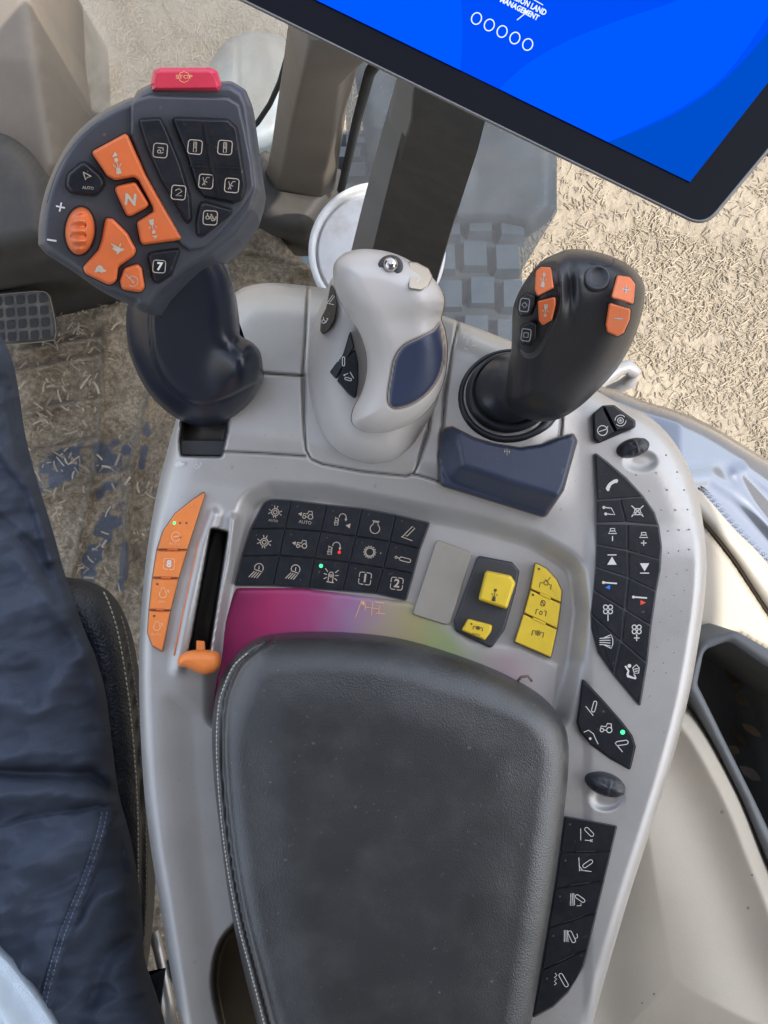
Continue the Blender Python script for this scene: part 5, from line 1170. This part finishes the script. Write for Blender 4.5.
# ---------------------------------------------------------------- right joystick
js = thing('joystick', 'black joystick with four orange keys and a round thumb pad, right of the other levers', 'joystick')
def bring(cx, cy, rx, ry, z, rot=-12, n=44): return [P(x, y, z) for x, y in ellipse(cx, cy, rx, ry, rot, n)]
m = MB(); m.loft([bring(510, 398, 54, 48, -.002), bring(510, 397, 54, 48, .004), bring(510, 395, 51, 46, .0075), bring(510, 394, 47, 42, .0075), bring(510, 394, 46, 41, .0045), bring(510, 393, 45, 40, .0045), bring(510, 392, 44, 40, .010), bring(511, 391, 41, 38, .012), bring(511, 390, 38, 35, .012), bring(511, 390, 37, 34, .009), bring(511, 389, 36, 34, .009), bring(512, 388, 35, 34, .016), bring(513, 386, 32, 33, .018), bring(516, 385, 27, 31, .020), bring(521, 384, 24, 29, .028), bring(528, 384, 22, 28, .040), bring(535, 386, 20, 26, .05)], plastic('ribbed_boot_rubber', (0.032, 0.036, 0.046), 0.32, bump=.2, var=.12, dust=.15, dustcol=(.12, .115, .11)), True, True, capsm=True)
m.build('boot', js)
grip_pts = [(555, 254), (572, 249), (598, 252), (624, 262), (640, 276), (645, 292), (641, 318), (631, 345), (616, 370), (598, 390), (578, 408), (560, 418), (540, 419), (522, 413), (511, 402), (509, 385), (512, 360), (515, 340), (516, 315), (518, 296), (530, 274), (542, 261)]
grip = smooth(grip_pts, 6)
lz = smooth([(519, 298), (532, 275), (546, 264), (556, 265), (560, 285), (559, 308), (550, 330), (538, 352), (526, 356), (518, 345), (517, 320)], 5)
def gz(x, y, d):
    z = .062 + .052 * sstep(430, 270, y)
    z = z - .022 * (1 - dome(d, 32))
    q = sdf(x, y, lz)
    ridge_ = smooth([(560, 262), (575, 280), (590, 300)], 4, False)
    dish = ((x - 598) / 20) ** 2 + ((y - 280) / 17) ** 2
    z = z - .0035 * np.exp(-dish * 1.2) - .002 * sstep(-1.5, 2, q) - .004 * np.exp(-(((x - 570) / 6) ** 2)) * np.exp(-(((y - 285) / 26) ** 2))
    return z
hf('grip', grip, gz, 1.5, plastic('matt_black_grip', (0.017, 0.017, 0.020), 0.36, bump=0.4, scale=1500, var=0.12, dust=0.08, dustcol=(0.09, 0.08, 0.07)), [(-.3, -.004), (.5, -.010), (4, -.020), (12, -.034)], js)
gzf = lambda x, y: float(gz(np.array([x]), np.array([y]), np.maximum(sdf(np.array([x]), np.array([y]), grip), 0))[0])
def jk(pts, mat, r, draw, h=.0032, bev=1.6, name='button', label=None):
    mb = MB(); q = rounded(pts, r, 4)
    ax = [gzf(x, y) for x, y, *_ in pts]; c_ = np.polyfit if False else None
    A_ = np.array([[p[0], p[1], 1.] for p in pts]); s_ = np.linalg.lstsq(A_, np.array(ax), rcond=None)[0]
    zf = lambda x, y: float(s_[0] * x + s_[1] * y + s_[2])
    mb.plate(inset(q, -1.1), zf, .0008, M_dark_gap, .3, base=-.003); mb.plate(q, zf, h, mat, bev, bz=h * .7, base=-.003)
    if draw: draw(mb, lambda x, y: zf(x, y) + h)
    mb.build(name, js, label)
PG = plastic('grey_print', (0.36, 0.36, 0.36), .6, bump=0)
jk([(535.8, 271), (540.7, 266.8), (551, 267.2), (552.5, 275), (553.7, 288), (537.4, 296.7), (534.6, 290)], M_orange, 2.5, lambda m, zf: icon(m, 'hitch', 543.5, 280, 4.6, zf, M_print_grey, .8, 8, sy=8), label='upper left orange key')
jk([(537.4, 301), (555.6, 296.5), (555.6, 305), (552, 320), (542.3, 325.5), (539, 321)], M_orange, 2.5, lambda m, zf: icon(m, 'hitch', 545.5, 310.5, 4.6, zf, M_print_grey, .8, 185, sy=7), label='lower left orange key')
jk([(519.5, 299), (527, 293), (535, 296), (534.5, 305), (530.5, 315), (520.5, 316.5), (518, 308)], M_key, 3, lambda m, zf: (icon(m, 'frame', 524.5, 305, 4.6, zf, PG, .7, 8, sy=6.5), icon(m, 'dia', 524.5, 305, 5, zf, PG, .7, 8)), .0045, 2.4)
jk([(521, 326), (531, 321), (536.4, 324), (535.8, 338), (529.3, 346), (522, 344)], M_key, 3, lambda m, zf: (icon(m, 'frame', 526, 335, 4.6, zf, PG, .7, 8, sy=6), icon(m, 'insq', 526, 335, 5, zf, PG, .7, 8)), .0045, 2.4)
jk([(617, 275), (630, 277), (635.3, 284), (633.5, 305), (621, 300.5), (610.7, 298)], M_orange, 3, lambda m, zf: icon(m, 'plus', 626, 289.5, 4, zf, PG, 1.2, 5), label='orange key marked plus')
jk([(609, 302.5), (630.8, 309), (629.5, 320), (623.7, 333), (617, 336.6), (607, 332), (605.5, 325)], M_orange, 3, lambda m, zf: icon(m, 'minus', 618.5, 318.5, 4.5, zf, PG, 1.2, 5), label='orange key marked minus')
m = MB(); tz = gzf(596, 279); o_ = P(596, 279, tz)
def cj(r, z): return [(o_[0] + r * math.cos(2 * math.pi * k / 36), o_[1] + r * math.sin(2 * math.pi * k / 36), tz + z) for k in range(36)]
m.loft([cj(.0046, -.004), cj(.0046, .0016), cj(.0043, .0022), cj(.0036, .0022), cj(.0034, .0016), cj(.002, .0012), cj(.0006, .0011)], M_black_soft, True, True, capsm=True); m.build('thumb_pad', js)
m = MB(); m.stroke(smooth([(614, 258), (613, 263), (606, 266), (590, 263)], 4, False), lambda x, y: gzf(x, y) + .0002, .6, M_dark_gap); m.build('grip_seam', js)
# wrist rest block
wr = thing('wrist_rest', 'dark navy wedge block with a scooped back, in front of the right joystick', 'wrist rest')
topw = rounded([(459, 421, 3), (466, 422, 3), (480, 433, 10), (497, 441, 14), (520, 446, 14), (543, 443, 14), (560, 436, 8), (573, 431, 3), (576.5, 438, 4), (568, 474, 3), (559, 497, 3), (510, 482, 10), (462, 466, 3), (457, 440, 4)], 4, 4)
botw = rounded([(443, 429, 3), (452, 427, 3), (474, 438, 10), (494, 444, 14), (520, 448, 14), (541, 445, 14), (558, 438, 8), (573, 434, 3), (576.5, 441, 4), (563, 490, 3), (545, 517, 5), (500, 503, 10), (441, 485, 5), (438, 455, 4)], 4, 4)
def wrz(x, y, d):
    q = sdf(x, y, topw)
    t = np.clip(1 + q / 19, 0, 1); z = .010 + .0205 * t
    return z - .0010 * np.exp(-((q - 0) / 1.6) ** 2) - .0012 * (1 - dome(d, 2.5))
hf('rest_block', botw, wrz, 1.3, M_navy, [(.2, -.0015), (.4, -.004), (.6, lambda x, y, zb: 0 * zb - .001)], wr)
m = MB(); icon(m, 'cross', 507, 452, 3.5, const(.0310), M_print_dim, .6); m.build('faint_marking', wr)
m = MB(); m.loft([rr_(inset(botw, -1.2), -.004), rr_(inset(botw, -1.2), .0068)], M_brown_edge); m.build('base_gasket', wr)

# ---------------------------------------------------------------- seat, person, belt
st_ = thing('driver_seat', 'black grained leather seat bolster with pale double stitching, under the leg', 'seat')
bol = smooth([(-200, 575), (20, 572), (66, 577), (90, 582), (108, 593), (121, 612), (131, 640), (138, 680), (144, 730), (149, 790), (153, 850), (153.5, 900), (148, 960), (139, 1020), (130, 1100), (-200, 1100)], 6)
s1 = smooth([(103, 583), (113, 604), (122, 634), (130, 680), (136, 730), (141, 800), (142, 860), (141, 920), (136, 980), (128, 1060)], 5, False)
def bolz(x, y, d):
    s = pdist(x, y, s1)
    return -.088 - .035 * (1 - dome(d, 40)) - .003 * np.exp(-(s / 1.6) ** 2) + .0008 * vnoise(x, y, 18, 21)
hf('bolster', bol, bolz, 2.5, M_seat, [(2, -.008), (14, -.03), (50, -.09)], st_, {'groove': lambda x, y, d: .8 * np.exp(-(pdist(x, y, s1) / 1.0) ** 2)})
bz_ = lambda x, y: float(bolz(np.array([x]), np.array([y]), np.maximum(sdf(np.array([x]), np.array([y]), bol), 0))[0])
m = MB(); stitches(m, [(x - 4, y) for x, y in s1], bz_, 3.2, 2.0, .00055, M_thread, bol); stitches(m, [(x + 4, y) for x, y in s1], bz_, 3.2, 2.0, .0004, M_thread_d, bol); m.build('stitching', st_)

pe = thing('person', 'seated person in navy work trousers and a pale blue shirt, only the right thigh showing', 'person')
leg = smooth([(-190, 250), (-60, 260), (-25, 300), (0, 338), (10, 362), (16, 395), (22, 435), (34, 480), (48, 525), (62, 575), (80, 628), (95, 665), (104, 700), (110, 750), (117, 800), (130, 850), (138, 900), (142, 960), (144, 1100), (-190, 1100)], 6)
pk = smooth([(-190, 905), (-60, 850), (0, 828), (40, 817), (80, 812), (114, 808), (108, 830), (92, 880), (72, 930), (54, 985), (44, 1040), (30, 1100), (-190, 1100)], 5)
folds = [([(0, 452), (30, 490), (52, 560)], 5, .010), ([(-20, 640), (30, 600), (66, 612)], 14, .012), ([(-10, 770), (40, 774), (90, 775), (112, 792)], 7, -.016), ([(-20, 700), (40, 712), (84, 650)], 12, .012),
         ([(0, 796), (50, 794), (112, 800)], 9, .010), ([(20, 560), (50, 600), (80, 640), (100, 700)], 8, .008), ([(118, 815), (122, 860), (134, 900)], 5, -.008), ([(70, 940), (100, 900), (125, 890)], 10, .010),
         ([(90, 1000), (105, 960), (135, 930)], 10, -.010), ([(-10, 920), (30, 870), (80, 840)], 16, .010), ([(10, 390), (15, 430), (24, 470)], 4, -.01), ([(0, 520), (30, 545), (58, 600)], 6, -.008)]
def legz(x, y, d):
    z = -.015 - .050 * (1 - dome(d, 110)) - .00010 * np.clip(600 - y, 0, 400)
    for l, w, a in folds: z = z + a * .8 * np.exp(-(pdist(x, y, l) / w) ** 2)
    z = z + .0075 * sstep(-1.4, 1.2, sdf(x, y, pk)) + .0022 * vnoise(x, y, 26, 31) + .0016 * vnoise(x * .45 + y, y * .5 - x * .35, 9, 32) + .0036 * vnoise(x * .35 + y * 1.1, x * .25 - y * .3, 22, 33) + .0022 * (1 - np.abs(vnoise(x * .5 + y, x * .6 - y * .3, 30, 34))) ** 4
    hem = [(114, 808), (108, 830), (92, 880), (72, 930), (54, 985), (44, 1040)]
    s = pdist(x - 0, y, [(p[0] - 12, p[1]) for p in hem])
    return z - .0018 * np.exp(-(s / 1.3) ** 2) + .0010 * np.sin(y * .55) * np.exp(-(pdist(x, y, [(p[0] - 5, p[1]) for p in hem]) / 5) ** 2)
hf('trousers', leg, legz, 2.2, M_trousers, [(.5, -.005), (8, -.016), (34, -.045), (60, -.055)], pe)
lz_ = lambda x, y: float(legz(np.array([x]), np.array([y]), np.maximum(sdf(np.array([x]), np.array([y]), leg), 0))[0])
m = MB(); hem2 = smooth([(102, 812), (96, 838), (80, 884), (60, 934), (44, 990), (34, 1040)], 5, False); stitches(m, [(x + 5, y) for x, y in hem2], lz_, 3, 1.6, .00035, plastic('slate_thread', (0.16, 0.19, 0.25), .8, bump=0)); stitches(m, hem2, lz_, 3, 1.6, .00035, plastic('slate_thread', (0.13, 0.16, 0.22), .8, bump=0)); m.build('seam_stitching', pe)
shirt = smooth([(-200, 860), (-60, 905), (0, 957), (20, 980), (38, 1004), (60, 1040), (90, 1110), (-200, 1110)], 6)
hf('shirt', shirt, lambda x, y, d: .030 - .022 * (1 - sstep(0, 40, d)) + .002 * vnoise(x, y, 40, 41), 2.5, M_shirt, [(4, -.004), (20, -.02)], pe)

sb = thing('seat_belt_anchor', 'chromed belt anchor blade with black bolt, low between seat and console', 'belt anchor')
m = MB(); bz2 = -.22
m.tube([P(153, 930, bz2), P(158, 950, bz2), P(163, 975, bz2), P(168, 1000, bz2), P(172, 1040, bz2)], .005, M_steel, 10); m.build('blade', sb)
m = MB(); m.loft([bring(172, 972, 11, 11, bz2 - .02), bring(172, 970, 11, 11, bz2 - .004), bring(172, 969, 9, 9, bz2)], M_black); m.build('bolt', sb)

# pedal
pd_ = thing('pedal', 'black pedal with waffle grid tread over the dusty floor, at the left edge', 'pedal')
m = MB(); pz_ = plane((0, 290, -.44), (60, 290, -.44), (0, 345, -.47))
m.plate(rounded([(-60, 296), (38, 289, 10), (50, 293, 8), (58, 325, 8), (55, 340, 8), (-56, 350)], 8, 4), pz_, .012, M_pedal, 4)
m.build('pedal_plate', pd_)
m = MB()
for i in range(-3, 4):
    for j in range(4):
        x = 3 + i * 11.4 + j * 1.0; y = 296.5 + j * 12 - i * .8
        m.plate(rounded([(x + 1.5, y), (x + 9.6, y - .6), (x + 10.2, y + 8.2), (x + 2.2, y + 9)], 2, 3), pz_, .0005, M_dark_gap, .2, base=.0118 - .0005) if False else m.fill(rounded([(x + 1.5, y), (x + 9.6, y - .6), (x + 10.2, y + 8.2), (x + 2.2, y + 9)], 2, 3), pz_, M_seal, .0128)
m.build('tread_holes', pd_)
m = MB(); m.stroke(smooth([(-60, 299), (-10, 295.5), (38, 291.5), (48, 295), (51, 302), (55.5, 325), (55, 336), (48, 341), (-10, 346), (-60, 350)], 5, False), pz_, 1.0, M_trim_g, .0125); m.build('rim_wear', pd_)

# unseen cab roof: shades the interior, front edge set back to let in sky
cab = thing('unseen_cab_roof', 'unseen grey cab roof, and a rear wall added to cut light from behind', 'roof')
HL = plastic('unseen_roof_and_wall_grey', (0.24, 0.235, 0.23), .8, bump=0)
rfm = MB(); rfm.box(((-.5 + .90) / 2, (-.8 + .08) / 2, .81), (1.40, .88, .06), HL); rfm.build('unseen_roof_panel', cab)
rfm = MB(); rfm.box(((-.5 + .90) / 2, -.78, .12), (1.40, .05, 1.3), HL); rfm.build('rear_light_stop', cab)  # unseen wall added to cut light from behind
